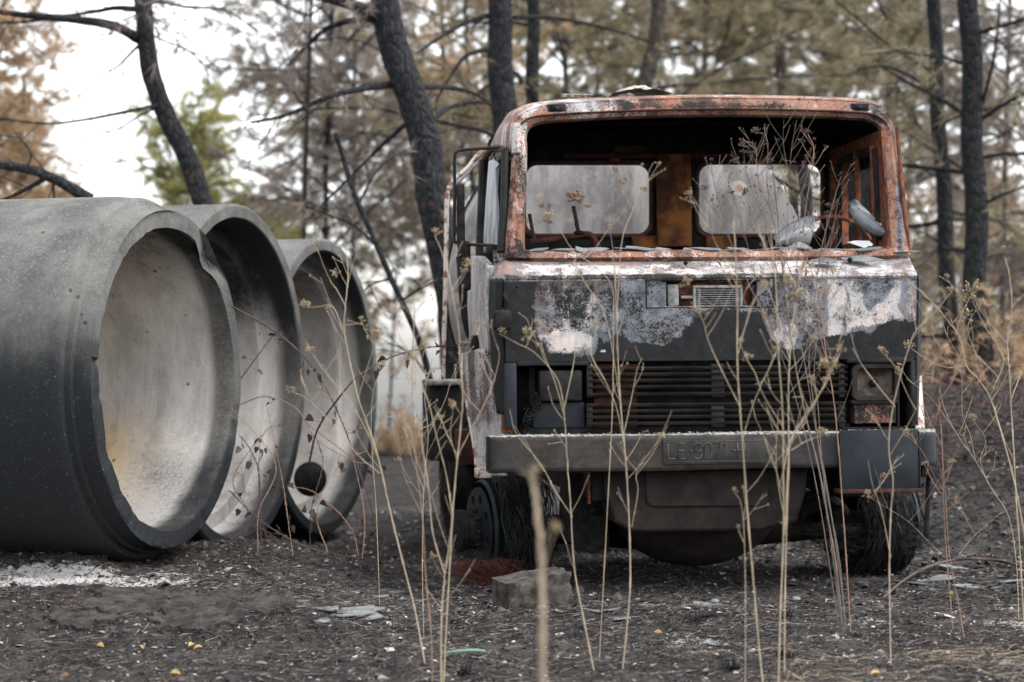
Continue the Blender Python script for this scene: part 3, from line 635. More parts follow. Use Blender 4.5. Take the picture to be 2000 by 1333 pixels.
part(MB().tube(catmull(np.array([(rx - .06, .56, zs), (rx - .06, .60, zt_ - .18), (rx - .06, .70, zt_ - .08), (rx - .06, 1.38, zt_ - .08), (rx - .06, 1.44, zt_ - .18), (rx - .06, 1.44, zs)]), 40), .018, 8), 'window_seal', 'char', rd)
# outside mirror seen beyond the right hand window
ttube([(1712, 320, .95), (1708, 380, .95), (1712, 470, .95)], .03, 'mirror_remains', 'char')
# right outer edge: pillar gutter and the low panel corner
ttube([(1752, 250, .5), (1758, 320, .46), (1768, 420, .38), (1776, 492, .34)], .012, 'pillar_gutter', 'rust', sm=20)
side('corner_panel', [[(1791, 539, .10), (1791, 600, .10), (1788, 700, .09), (1787, 830, .10)], [(1797, 541, .2), (1797, 600, .2), (1794, 700, .2), (1790, 830, .2)], [(1797, 546, 1.6), (1797, 600, 1.6), (1794, 700, 1.6), (1790, 830, 1.0)]], 'paint', wear_strip)
# --- back wall with two windows, inside dark and rusty
def rp(x0, y0, x1, y1, r): return rrect(x0, y0, x1, y1, r, 7)
LR = 1.75
wl = [(962, 240), (1760, 240), (1760, 760), (962, 760)]
back = front_plate([(948, 310), (954, 275), (975, 254), (1010, 246), (1690, 246), (1715, 256), (1730, 300), (1730, 700), (930, 700)], [rp(1027, 323, 1268, 457, 24), rp(1365, 322, 1603, 457, 24)], LR, .03, 'rear_wall', 'char')
for x0, x1 in ((1022, 1273), (1360, 1608)):
    L_ = [(tp(a, b, LR - .03).x, LR - .03, tp(a, b, LR - .03).z) for a, b in rp(x0, 318, x1, 462, 26)]; L_.append(L_[0])
    part(MB().tube(L_, .014, 6), 'window_rim', 'rust_dark', back)
M['rust_ochre'] = two('ochre_rust', (.22, .085, .025), (.05, .02, .012), 7, .8, bump=.4)  # ochre rust colour of the rear pillar, ribs and brackets
tbox(1284, 300, 1352, 482, LR - .10, LR - .03, 'rear_pillar', 'rust_ochre', back, bevel=.012)
tbox(1235, 461, 1285, 484, LR - .06, LR - .02, 'wall_rib', 'rust_ochre', back); tbox(1380, 462, 1440, 486, LR - .06, LR - .02, 'wall_rib', 'rust_ochre', back)
tbox(1100, 300, 1640, 309, LR - .05, LR - .02, 'wall_rib', 'rust_dark', back); tbox(1200, 284, 1260, 298, LR - .14, LR - .06, 'bracket', 'rust_dark', back)
for x in (1200, 1430, 1475, 1500): tbox(x - 10, 309, x + 10, 316, LR - .06, LR - .02, 'bracket', 'rust_ochre', back)
tbox(1140, 252, 1420, 262, LR - .25, LR - .1, 'burnt_rail', 'char', back)
# floor, dashboard, left inner wall
zf = tz(700, .5)
part(MB().box((0.0, 1.05, zf), (2.2, 1.5, .04)), 'cab_floor', 'char')
dash = tbox(1030, 494, 1735, 560, .42, .62, 'dashboard', 'char', bevel=.02)
# seat frame
st = ttube([(1036, 472, 1.0), (1060, 470, 1.0), (1120, 462, 1.05), (1150, 458, 1.05), (1165, 475, 1.05), (1172, 500, 1.05)], .018, 'seat_frame', 'rust_dark', sm=30)
ttube([(1044, 474, 1.0), (1038, 440, 1.02), (1034, 418, 1.02)], .011, 'seat_post', 'rust_dark', st)
ttube([(1130, 452, .95), (1125, 430, .95), (1120, 403, .95)], .012, 'gear_lever', 'soot_brown', sm=8, rough=.3)
part(MB().ball(tp(1131, 455, .95), .03, 7, sq=(1.2, 1, .5)), 'burnt_cloth', 'char')
# steering wheel
swc = tp(1632, 490, .72); mb = MB(); n = 48; ringp = []
for k in range(n + 1):
    a = 2 * math.pi * k / n; ringp.append((swc.x + .225 * math.cos(a), swc.y + .10 * math.sin(a), swc.z + .205 * math.sin(a) + 0))
mb.tube(ringp, .012, 8, cap=False); sw = part(mb, 'steering_wheel', 'rust', smooth=True)
mb = MB()
for a in (200, 320, 80): mb.tube([swc, (swc.x + .22 * math.cos(R(a)), swc.y + .1 * math.sin(R(a)), swc.z + .2 * math.sin(R(a)))], .007, 6)
part(mb, 'spoke', 'rust_dark', sw)
ttube([(1622, 492, .85), (1600, 560, .6)], .022, 'steering_column', 'soot', sw)
# --- melted glass lying on the sill and in the cab
def shard(px, py, ly, w_, h_, rz, tilt, mat='melt', seed=0, n=9, th=.004, name='glass_shard', roll=0):
    rg = np.random.default_rng(seed); a = np.sort(rg.random(n)) * 2 * math.pi; r = .6 + .4 * rg.random(n)
    o = [(w_ / 2 * r[i] * math.cos(a[i]), h_ / 2 * r[i] * math.sin(a[i])) for i in range(n)]
    m = plate_mesh(name, o, [], th); m.transform(Euler((tilt, roll, rz)).to_matrix().to_4x4()); m.transform(Matrix.Translation(tp(px, py, ly)))
    return link(name, m, M[mat], truck)
rg = np.random.default_rng(12)
for k in range(17):
    x = 1055 + k * 40 + rg.uniform(-12, 12); shard(x, 487 + rg.uniform(-2, 1), .36 + rg.uniform(-.02, .05), rg.uniform(.11, .24), rg.uniform(.06, .11), rg.uniform(-.5, .5), rg.uniform(.05, .5), seed=k, roll=rg.uniform(-.12, .12))
shard(1690, 506, .24, .36, .13, -.25, .45, seed=33, n=7); shard(1610, 509, .22, .18, .10, .1, .4, seed=34); shard(1680, 478, .40, .16, .10, .1, .9, seed=35)
shard(1765, 492, .30, .22, .05, -.3, .2, seed=37)
# bent panes: swept curved sheets
def bent(pts0, pts1, name='bent_glass', mat='melt', nu=16, nv=8, bow=0):
    g = loft([pts0, pts1], nu, nv); v = np.sin(np.linspace(0, math.pi, g.shape[0]))[:, None]; g[..., 1] -= bow * v
    return solid(part(MB().grid(g), name, mat, smooth=True), .006)
bent([(1510, 466, .6), (1540, 440, .62), (1575, 424, .66), (1590, 422, .7)], [(1512, 482, .55), (1545, 478, .55), (1565, 478, .55), (1580, 480, .55)], bow=.05)
bent([(1655, 398, .72), (1668, 391, .72), (1680, 400, .7), (1705, 425, .62), (1730, 448, .55)], [(1657, 412, .66), (1665, 425, .64), (1685, 448, .6), (1708, 460, .55), (1724, 462, .5)], bow=.06)
bent([(1540, 484, .5), (1560, 474, .5), (1585, 486, .5)], [(1542, 489, .42), (1562, 489, .42), (1584, 490, .42)])
# --- lower front: headlight bays, grille
tbox(1005, 704, 1788, 846, .34, .38, 'bay_back', 'char', bevel=0)
lf = tbox(986, 710, 1010, 836, .075, .30, 'bay_side', 'soot_blue', bevel=.005); lf2 = tbox(1779, 704, 1789, 833, .075, .34, 'bay_side', 'soot', bevel=.004)
tbox(1010, 707, 1150, 714, .085, .34, 'bay_top', 'soot', bevel=.003); tbox(1655, 700, 1785, 708, .085, .34, 'bay_top', 'soot', bevel=.003)
tbox(1022, 836, 1660, 846, .16, .34, 'bay_floor', 'char', bevel=.003)
box1 = tbox(1053, 724, 1138, 783, .10, .2, 'lamp_cover', 'soot', bevel=.012); tbox(1040, 786, 1143, 836, .15, .3, 'lamp_box', 'soot_blue', bevel=.01); tbox(1033, 716, 1047, 836, .2, .3, 'lamp_bracket', 'char', bevel=.005)
rg = np.random.default_rng(5)
mb = MB()
for k in range(26):
    t = k / 25; x = 1022 + 32 * t + rg.uniform(-6, 6); y = 832 - 55 * t + rg.uniform(-8, 8); a = tp(x, y, .10 + rg.uniform(0, .06))
    mb.tube(catmull(np.array([tuple(a + Vector(rg.uniform(-.03, .03, 3))) for _ in range(4)]), 10), .0028, 5)
part(mb, 'burnt_wiring', 'char')
gr_px0, gr_px1 = 1146, 1656
grille = tbox(1146, 708, 1658, 838, .20, .23, 'grille', 'char', bevel=0)
def slat(y, x0, x1): 
    a = tp(x0, y, .09); b = tp(x1, y - (x1 - x0) * .009, .09)
    mb = MB(); pr = [(-.0, .006), (.03, .012), (.035, -.004), (.006, -.008)]
    g = np.array([[(p.x, .085 + q0, p.z + q1) for q0, q1 in pr + pr[:1]] for p in (a, b)]); mb.grid(g)
    mb.add([g[0][k] for k in range(4)] + [g[1][k] for k in range(4)], [(0, 1, 2, 3), (7, 6, 5, 4)]); return part(mb, 'slat', 'soot_brown', grille, bevel=.002)
for y in (721.5, 733, 745, 757.5, 772): slat(y, 1150, 1655)
for y in (793, 804.5, 816, 829): slat(y, 1148, 1652)
for x in (1152, 1402, 1644):
    tbox(x - (13 if x == 1402 else 6), 711, x + (13 if x == 1402 else 6), 776, .093, .13, 'grille_upright', 'soot', grille, bevel=.003)
    tbox(x - (13 if x == 1402 else 6), 789, x + (13 if x == 1402 else 6), 834, .093, .13, 'grille_upright', 'soot', grille, bevel=.003)
tbox(1160, 712, 1245, 835, .13, .15, 'inner_plate', 'rust_dark', grille, bevel=0)
# right headlight
hl = thing('headlight', 'x', 'x'); del hl['label']; del hl['category']; hl.parent = truck
f = lambda L, ly: [(tp(a, b, ly).x, tp(a, b, ly).z) for a, b in L]
m = plate_mesh('headlight_rim', f(rp(1664, 712, 1754, 782, 13), .11), [f(rp(1672, 719, 1747, 774, 9), .11)], .05, .004); m.transform(Matrix(((1, 0, 0, 0), (0, 0, -1, .12), (0, 1, 0, 0), (0, 0, 0, 1)))); link('headlight_rim', m, M['soot_brown'], hl)
M['reflector'] = two('scorched_reflector', (.20, .16, .13), (.045, .038, .034), 7, .55, bump=.2)
rows = []
for s_, d_ in ((1.0, .12), (.93, .15), (.75, .185), (.5, .205), (.22, .215), (.01, .215)):
    rows.append([tuple(tp(1709.5 + (a - 1709.5) * s_, 746.5 + (b - 746.5) * s_, d_)) for a, b in rp(1671, 718, 1748, 775, 10)])
part(MB().grid(np.array(rows), True), 'reflector', 'reflector', hl, smooth=True)
part(MB().ball(tp(1706, 749, .17), .024, 12), 'bulb', 'char', hl, smooth=True)
tbox(1668, 784, 1750, 826, .12, .25, 'indicator_box', 'paint', wearf=wear_rust, cuts=.02)
tbox(1664, 782, 1754, 788, .10, .28, 'indicator_shelf', 'soot', bevel=.003); tbox(1752, 712, 1758, 834, .12, .32, 'bay_post', 'soot_brown', bevel=.003)
tbox(1600, 836, 1780, 842, .12, .33, 'bay_floor', 'char', bevel=.003)
# --- bumper, plate and box
def bump_mat():
    n = NT('heat_stained_bumper'); r, g, b = n.sep(n.attr('wear', 'Color'))[:3]; n1 = n.noise(4, 6, .7, stretch=(1, 1, 2)); n2 = n.noise(45, 6, .8); n3 = n.noise(14, 8, .75)
    c = n.mix(n.step(n1, .35, .65), (.052, .043, .036), (.025, .022, .020)); c = n.mix(n.math('MULTIPLY', n.step(n3, .5, .62), .5), c, (.072, .062, .055)); c = n.mix(r, c, n.mix(n1, (.010, .013, .017), (.021, .024, .028)))
    v = n.voro(60, 'DISTANCE_TO_EDGE', 'Distance'); c = n.mix(n.math('MULTIPLY', n.step(v, .06, .0), .55), c, (.012, .011, .011)); sp = n.step(n.math('ADD', g, n.math('SUBTRACT', n2, .5)), .9, 1.02); c = n.mix(sp, c, (.28, .28, .27))
    c = n.mix(n.math('MULTIPLY', n.step(n2, .68, .72), .8), c, (.20, .19, .18)); n.bump(n3, .3, .003); return n.fin(c, .55)
M['bumper'] = bump_mat()
a = tp(956, 851, 0); b = tp(1838, 838, 0); zt2 = (tp(1397, 846, 0).z); zb2 = tp(1397, 919, 0).z
prof = [(.20, zt2 - .004), (.03, zt2), (.008, zt2 - .006), (0, zt2 - .02), (0, (zt2 + zb2) / 2), (0, zb2 + .02), (.008, zb2 + .006), (.03, zb2), (.20, zb2 + .004)]
xs_ = np.linspace(a.x, b.x, 200); endc = lambda x: .10 * (np.clip((np.abs(x) - (b.x - .10)) / .10, 0, 1)) ** 2
g = np.array([[(x, p0 + endc(x) + .002 * math.sin(x * 9), p1 + .003 * math.sin(x * 5)) for x in xs_] for p0, p1 in prof])
gg = []
for r0, r1 in zip(g[:-1], g[1:]):
    for j in range(6): gg.append(r0 + (r1 - r0) * j / 6)
gg.append(g[-1])
bumper = part(MB().grid(np.array(gg)), 'bumper', 'bumper', smooth=True, wearf=wear_bump); solid(bumper, .008, 1)
for x, s_ in ((a.x, 1), (b.x, -1)): part(MB().box((x + s_ * .006, .165, (zt2 + zb2) / 2), (.01, .14, (zt2 - zb2) * .94)), 'end_cap', 'soot', bumper, bevel=.003)
# licence plate
M['plate'] = two('sooted_number_plate', (.024, .023, .021), (.04, .037, .034), 10, .6, bump=.25)
M['emboss'] = two('pale_embossed_edge', (.085, .082, .078), (.045, .043, .041), 30, .6)  # rim and characters coloured paler than the plate for contrast
pl = tbox(1295, 858, 1500, 905, -.012, -.002, 'number_plate', 'plate', bumper, bevel=.002)
pa, pb = tp(1295, 905, -.012), tp(1500, 858, -.012)
e = [(pa.x + .006, pa.z + .006), (pb.x - .006, pa.z + .006), (pb.x - .006, pb.z - .006), (pa.x + .006, pb.z - .006)]
part(MB().tube([(x, -.0125, z) for x, z in e + e[:1]], .0018, 5), 'plate_rim', 'emboss', pl)
STK = {'L': [[(0, 1), (0, 0), (.55, 0)]], 'E': [[(.55, 1), (0, 1), (0, 0), (.55, 0)], [(0, .52), (.45, .52)]], '-': [[(.08, .5), (.42, .5)]],
       '9': [[(.55, .6), (.42, .48), (.13, .48), (0, .62), (0, .86), (.13, 1), (.42, 1), (.55, .86), (.55, .15), (.42, 0), (.1, 0), (.0, .1)]], '0': [[(.13, 0), (0, .15), (0, .85), (.13, 1), (.42, 1), (.55, .85), (.55, .15), (.42, 0), (.13, 0)]],
       '7': [[(0, 1), (.55, 1), (.2, 0)]], '1': [[(.08, .82), (.28, 1), (.28, 0)]], 'H': [[(0, 0), (0, 1)], [(.55, 0), (.55, 1)], [(0, .5), (.55, .5)]]}
h_ = .083; cx_ = pa.x + .028; zc_ = pa.z + .022
for ch, adv in (('L', .80), ('E', .78), ('-', .62), ('9', .78), ('0', .78), ('7', .76), ('1', .62), ('-', .62), ('H', .8)):
    mb = MB()
    for s_ in STK[ch]:
        mb.tube([(cx_ + u * h_ * .85, -.0125, zc_ + v * h_) for u, v in s_], .0042, 5)
    part(mb, 'plate_character', 'emboss', pl, label=f'embossed {ch}'); cx_ += adv * h_ * .80
# steel plate hung over the right of the bumper
tbox(1640, 841, 1795, 961, -.03, -.012, 'steel_plate', 'soot_blue', bevel=.003)
tbox(1795, 843, 1799, 960, -.035, .1, 'plate_edge', 'soot', bevel=.002); tbox(1640, 957, 1799, 962, -.038, .1, 'plate_edge', 'rust_dark', bevel=.002)
tbox(1800, 915, 1832, 932, .05, .2, 'bumper_stay', 'char')
ttube([(1814, 928, .12), (1812, 990, .12), (1808, 1050, .12)], .012, 'threaded_rod', 'char', n=8, rough=.5); ttube([(1790, 960, .15), (1800, 1000, .14), (1807, 1022, .12)], .006, 'stay_wire', 'char')
# burnt flakes and ash curls along the top of the bumper
rg = np.random.default_rng(3); mb = MB()
for k in range(220):
    x = rg.uniform(a.x + .03, b.x - .03); s_ = rg.uniform(.002, .008); mb.box((x, rg.uniform(.01, .14), zt2 + s_ * .25), (s_ * 1.6, s_, s_ * .6), Euler((rg.uniform(-.5, .5), rg.uniform(-.5, .5), rg.uniform(0, 3))).to_matrix(), tone=rg.uniform(.5, 1))
part(mb, 'ash_flakes', M['litter'], bumper, kind='stuff')
# --- fenders
def fender(name, c, wf): mb = MB().grid(loft(c, 50, 14, straight=False)); return solid(part(mb, name, 'paint', smooth=True, wearf=wf), .012, 0)
fl = fender('fender', [[(968, 678, .42), (975, 760, .40), (985, 850, .40), (990, 930, .40)], [(935, 682, .52), (945, 760, .50), (955, 850, .50), (962, 930, .50)], [(906, 690, .75), (912, 760, .7), (926, 850, .65), (934, 930, .62)], [(898, 694, 1.5), (901, 700, 1.5), (903, 706, 1.5), (905, 712, 1.5)]], wear_fender)
ttube([(904, 690, .75), (903, 730, .74), (913, 800, .69), (925, 870, .65), (932, 932, .62)], .008, 'fender_lip', 'pinkwhite', fl, sm=20)
side('fender', [[(1784, 735, .5), (1784, 838, .45)], [(1795, 735, .55), (1802, 838, .5)], [(1797, 735, 1.2), (1803, 838, 1.2)]], 'pinkwhite', None)
tbox(981, 812, 1002, 846, .14, .2, 'step_stub', 'rust')
tbox(930, 916, 962, 934, .5, .62, 'mudguard_clip', 'pinkwhite', fl)
# --- underneath: radiator cowl, sump, axle, springs, chassis
def outline_plate(pts, ly, th, name, mat, bev=.01, parent=None):
    f = [(tp(x, y, ly).x, tp(x, y, ly).z) for x, y in pts]; m = plate_mesh(name, f, [], th, bev); m.transform(Matrix(((1, 0, 0, 0), (0, 0, -1, ly), (0, 1, 0, 0), (0, 0, 0, 1)))); return link(name, m, M[mat], parent or truck)
outline_plate([(1180, 915), (1560, 912), (1556, 960), (1540, 1010), (1470, 1028), (1230, 1030), (1195, 1010), (1182, 960)], .35, .25, 'radiator_cowl', 'soot_brown', .02)
outline_plate([(1262, 922), (1500, 920), (1498, 978), (1488, 986), (1275, 988), (1264, 980)], .20, .02, 'cowl_panel', 'soot_brown', .006)
c0 = tp(1350, 985, .9); g = []
mb = MB(); mb.ball((c0.x, .80, c0.z + .02), .40, 32, sq=(1.25, .9, .93)); part(mb, 'differential_housing', 'soot_brown', smooth=True)
ax_l = tp(1000, 1035, 1.25); ax_r = tp(1720, 1025, 1.25)
zax = tp(1400, 1028, 1.25).z; part(MB().tube([(ax_l.x, 1.25, zax), (ax_l.x + .25, 1.25, zax), (c0.x, 1.22, zax - .02), (ax_r.x - .3, 1.25, zax), (ax_r.x, 1.25, zax)], [.075, .085, .13, .085, .075], 16), 'axle', 'soot_brown', smooth=True)
for x in (1130, 1590):
    xc = tp(x, 1000, 1.2).x
    for k in range(5): part(MB().tube(catmull(np.array([(xc, .5 + .1 * k, zax + .16 - .018 * k), (xc, 1.25, zax + .07 - .014 * k), (xc, 2.1 - .1 * k, zax + .16 - .018 * k)]), 12), .012, 4), 'spring_leaf', 'soot')
    part(MB().box((xc, 3.6, zax + .33), (.09, 6.6, .22)), 'chassis_rail', 'soot_brown', bevel=.01)
    part(MB().box((xc, 1.25, zax + .12), (.12, .16, .16)), 'spring_seat', 'char', bevel=.01)
part(MB().box((c0.x + .05, 1.7, zax + .45), (1.0, 1.1, .6)), 'engine_block', 'char', bevel=.03)
part(MB().box((c0.x + .05, 3.6, zax + .4), (.5, 1.6, .35)), 'gearbox', 'char', bevel=.03)
ttube([(1545, 925, .4), (1580, 945, .5), (1625, 975, .6), (1650, 1000, .9)], .03, 'steering_rod', 'char', sm=10)
ttube([(1560, 1000, .8), (1600, 985, .8), (1640, 1000, .8)], .04, 'steering_box', 'char', sm=10)
outline_plate([(1105, 925), (1175, 925), (1180, 1060), (1150, 1075), (1100, 1050)], .8, .3, 'suspension_bracket', 'char')
tbox(1148, 930, 1154, 985, .3, .33, 'hanger_strap', 'rust'); 
tbox(1520, 1012, 1650, 1045, 1.2, 1.5, 'drag_link_box', 'char')
# --- wheels
def wheel(cx, cy, ly, side, wires=320, seed=1):
    c = tp(cx, cy, ly); w = thing('wheel', 'x', 'x', c, (0, 0, R(12))); del w['label']; del w['category']; w.parent = truck
    rr_ = .285; s = side          # s = -1 outer side towards picture left
    prof = [(0, rr_), (.018, rr_ + .018), (.03, rr_), (.05, rr_ - .02), (.10, rr_ - .06), (.16, rr_ - .06), (.20, rr_ - .02), (.215, rr_ + .012), (.235, rr_)]
    part(MB().lathe([(a_ * -s, b_) for a_, b_ in prof], (0, 0, 0), (1, 0, 0), 48), 'rim', 'soot_blue', w, smooth=True)
    # dished disc with hand holes
    out = [(.255 * math.cos(t), .255 * math.sin(t)) for t in np.linspace(0, 2 * math.pi, 48, endpoint=False)]
    holes = [[(.19 * math.cos(q) + .032 * math.cos(t), .19 * math.sin(q) + .032 * math.sin(t)) for t in np.linspace(0, 2 * math.pi, 12, endpoint=False)] for q in np.arange(8) * math.pi / 4 + .3]
    m = plate_mesh('disc', out, holes, .012); m.transform(Matrix(((0, 0, 1, s * .01), (1, 0, 0, 0), (0, 1, 0, 0), (0, 0, 0, 1)))); link('disc', m, M['soot_blue'], w)
    part(MB().lathe([(.05, .14), (-.02, .14), (-.03, .135), (-.035, .12), (-.10, .115), (-.105, .125), (-.14, .125), (-.145, .115), (-.15, .06), (-.155, .001)] if s < 0 else [(-.05, .14), (.03, .13), (.1, .115), (.14, .1), (.15, .001)], (0, 0, 0), (1, 0, 0), 28), 'hub', 'char', w, smooth=True)
    nut = MB().lathe([(0, .001), (0, .013), (.03, .013), (.03, .001)], (0, 0, 0), (s, 0, 0), 6).mesh('wheel_nut')
    for k in range(10):
        a_ = k * math.pi / 5; o = link('wheel_nut', nut, M['soot'], w); o.location = (s * .03, .128 * math.cos(a_), .128 * math.sin(a_))
    rg = np.random.default_rng(seed)
    def wires_(n, name, mat, k0, k1, wav, th):
        mb = MB()
        for _ in range(n):
            x0 = -s * rg.uniform(.08, .33); r0 = rg.uniform(k0, k1); a0 = rg.uniform(0, 6.28); sp = rg.uniform(1.2, 3.2); t = np.linspace(0, 1, 20); ph = rg.uniform(0, 6); fr_ = rg.uniform(1, 4)
            bulge = .03 * np.sin(t * 3.14) * rg.uniform(0, 1); an = a0 + sp * t; r_ = r0 + wav * (np.sin(ph + fr_ * 3 * t) + .4 * np.sin(ph * 2 + 11 * t)) + bulge
            sag = np.where(np.sin(an) < -.6, .02, 0)
            P = np.stack([x0 - s * (.05 * np.sin(ph + 5 * t) + .03 * rg.uniform(-1, 1) * t), r_ * np.cos(an), np.maximum(r_ * np.sin(an), -.33)], -1); mb.tube(P, th, 3, cap=False)
        return part(mb, name, mat, w, kind='stuff')
    wires_(wires, 'tyre_wires', 'wire', .26, .35, .03, .0018); wires_(int(wires * .3), 'wire_bundle', 'wire', .25, .33, .03, .0035)
    # packed layer under the wires
    g = np.array([[(-s * x, (.26 + .03 * math.sin(7 * a_ + x * 20)) * math.cos(a_), (.26 + .03 * math.sin(7 * a_ + x * 20)) * math.sin(a_)) for a_ in np.linspace(0, 6.283, 40)] for x in np.linspace(.07, .32, 8)])
    part(MB().grid(g), 'tyre_remains', 'char', w, smooth=True)
    return w, c
wl_, cl_ = wheel(938, 1036, 1.25, -1, 420, 1)
wr_, cr_ = wheel(1752, 1018, 1.25, 1, 380, 2)
# splayed wires at the foot of each wheel
def fringe(px, py, ly, n, mat, spread, seed, name='wire_fringe', up=.12, ln=.22):
    rg = np.random.default_rng(seed); c = tp(px, py, ly); mb = MB()
    for _ in range(n):
        a = rg.uniform(0, 6.28); L_ = rg.uniform(.4, 1) * ln; P = [c + Vector((rg.uniform(-.1, .1) * spread, rg.uniform(-.08, .08), rg.uniform(0, up)))]; d = Vector((math.cos(a) * spread, math.sin(a) * .6, .3)) * L_
        P += [P[0] + d * .4 + Vector((0, 0, .03)), P[0] + d * .8 + Vector((0, 0, -.01)), P[0] + d + Vector(rg.uniform(-.03, .03, 3))]
        Q = catmull(np.array([tuple(p) for p in P]), 9); Q[:, 2] = np.maximum(Q[:, 2], ghf((TM @ Vector(Q[5])).x, (TM @ Vector(Q[5])).y) + .004); mb.tube(Q, .0016, 3, cap=False)
    return part(mb, name, mat, kind='stuff')
fringe(975, 1130, 1.1, 340, 'wire', 1.1, 4); fringe(950, 1150, .75, 300, 'wire_rust', 1.0, 5, ln=.2); fringe(1730, 1085, 1.0, 420, 'wire', 1.9, 6, up=.14, ln=.26)
# --- behind the cab on the left: tank, boxes, pipe
M['tank'] = None
def tank_mat():
    n = NT('scorched_pale_tank'); n1 = n.noise(5, 6, .7, stretch=(1, 1, .2)); n2 = n.noise(40, 6, .8); n3 = n.noise(2, 4, .6)
    c = n.mix(n.step(n1, .38, .62), (.13, .12, .115), (.29, .275, .268)); c = n.mix(n.math('MULTIPLY', n.step(n.noise(9, 7, .75), .5, .62), .5), c, (.34, .32, .31)); c = n.mix(n.math('MULTIPLY', n.step(n3, .5, .65), .6), c, (.13, .12, .12)); c = n.mix(n.math('MULTIPLY', n.step(n2, .62, .66), .8), c, (.12, .09, .08))
    v = n.voro(4.2, 'F1', 'Distance', stretch=(1, .02, 1)); ring = n.math('MULTIPLY', n.step(n.math('ADD', v, n.math('MULTIPLY', n2, .25)), .38, .30), n.step(n2, .35, .45)); core = n.step(v, .13, .09); c = n.mix(n.math('MULTIPLY', ring, .75), c, (.40, .34, .27)); c = n.mix(n.math('MULTIPLY', n.math('MULTIPLY', core, ring), .8), c, (.20, .12, .09))
    n.bump(n2, .3, .004); return n.fin(c, .65)
M['tank'] = tank_mat()
tc = tp(1240, 560, 2.75); rt = 352 * (14.75 / F)
prof = [(-.12, .001), (-.115, rt * .3), (-.09, rt * .6), (-.045, rt * .88), (0, rt), (.03, rt + .005), (.05, rt), (.75, rt), (1.6, rt * .80), (2.8, rt * .45), (2.85, .001)]
tank = part(MB().lathe(prof, (tc.x, 2.75, tc.z), (0, 1, 0), 96), 'tank', 'tank', smooth=True)
for yy in (3.45,): part(MB().lathe([(-.03, rt + .004), (-.03, rt + .02), (.03, rt + .02), (.03, rt + .004)], (tc.x, yy, tc.z), (0, 1, 0), 64), 'tank_band', 'soot_brown', tank)
for yy in (3.2,): part(MB().box((tc.x, yy, zax + .55), (1.5, .16, .35)), 'tank_cradle', 'char', tank, bevel=.01)
# burnt growth rosettes on the tank head
for x, y, s_ in ((1123, 385, .055), (1066, 403, .03), (1072, 430, .028), (1150, 401, .02), (1216, 353, .028), (1200, 330, .02), (1257, 369, .024)):
    rgx = np.random.default_rng(int(x)); mb = MB(); c = tp(x, y, 2.55)
    for k in range(16):
        a = rgx.uniform(0, 6.28); r = s_ * rgx.uniform(.2, 1); mb.ball((c.x + r * math.cos(a) * 1.3, c.y + .01, c.z + r * math.sin(a) * .8), s_ * .28, 5, sq=(1.3, .5, .7))
    part(mb, 'burnt_patch', two(f'burnt_patch_{x}', (.28, .17, .12), (.12, .07, .05), 40, .9) if x == 1123 else M.get('bp', M['rust_dark']) if False else bpy.data.materials['burnt_patch_1123'], tank)
# battery box and rail behind the left fender
bb = tbox(838, 752, 905, 900, 2.6, 3.3, 'battery_box', 'soot', bevel=.01); tbox(838, 742, 908, 753, 2.55, 3.3, 'box_lid', 'ashmetal', bb, bevel=.01)
tbox(893, 840, 930, 908, 1.9, 2.1, 'red_plate', 'rust_dark', bevel=.004)
ttube([(965, 296, 1.9), (938, 300, 1.95), (912, 330, 1.95), (884, 356, 1.95), (874, 380, 1.95), (872, 440, 1.95), (870, 560, 1.95), (867, 660, 1.95), (865, 742, 1.95)], .0145, 'grab_pipe', 'pinkwhite', sm=50)
ttube([(960, 306, 2.1), (940, 312, 2.1), (916, 336, 2.1), (890, 362, 2.1)], .01, 'grab_pipe', 'ashmetal', sm=20)
ttube([(900, 500, 1.9), (906, 580, 1.9), (915, 640, 1.9), (940, 700, 1.9)], .03, 'hose', 'char', sm=16); tbox(928, 620, 942, 640, 1.7, 1.8, 'hook', 'char')
ttube([(905, 620, 2.3), (925, 650, 2.3), (940, 690, 2.3)], .02, 'red_hose', 'rust', sm=10)
# rear wheels, half buried in shade
for x, l_ in ((875, 4.6), (868, 5.9)):
    c = tp(x, 1000, l_); part(MB().lathe([(.28, .2), (.28, .3), (.25, .36), (0, .37), (-.02, .3), (.02, .28), (.06, .12), (-.02, .1), (-.04, .001)], (c.x, l_, .36), (1, 0, 0), 32), 'rear_wheel', 'char', smooth=True)
part(MB().box((tp(890, 900, 4.4).x + .2, 5, zax + .35), (.3, 4.5, .12)), 'body_rail', 'soot_brown', bevel=.01)
# crumpled leftovers on the roof
rgx = np.random.default_rng(9); V = []
g = np.array([[(tp(1195 + 115 * u, 183, 1.0).x, .95 + .35 * v, tp(1250, 184, 1.0).z + .0 + .028 * math.sin(math.pi * u) ** .7 * math.sin(math.pi * v) + .06 * math.sin(math.pi * u) * (fbm(np.array([u * 7]), np.array([v * 7]), 0, 4, 3)[0])) for u in np.linspace(0, 1, 30)] for v in np.linspace(0, 1, 14)])
M['crumple'] = two('pale_crumpled_cover', (.46, .46, .40), (.26, .27, .22), 14, .7, bump=.8, bd=.02)
part(MB().grid(g), 'crumpled_cover', 'crumple'); 
for x in (1102, 1118, 1140): tbox(x - 4, 183, x + 4, 190, .8, .84, 'roof_bracket', 'ashmetal', roof)
tbox(1096, 184, 1158, 187, .8, .83, 'roof_rail', 'ashmetal', roof)
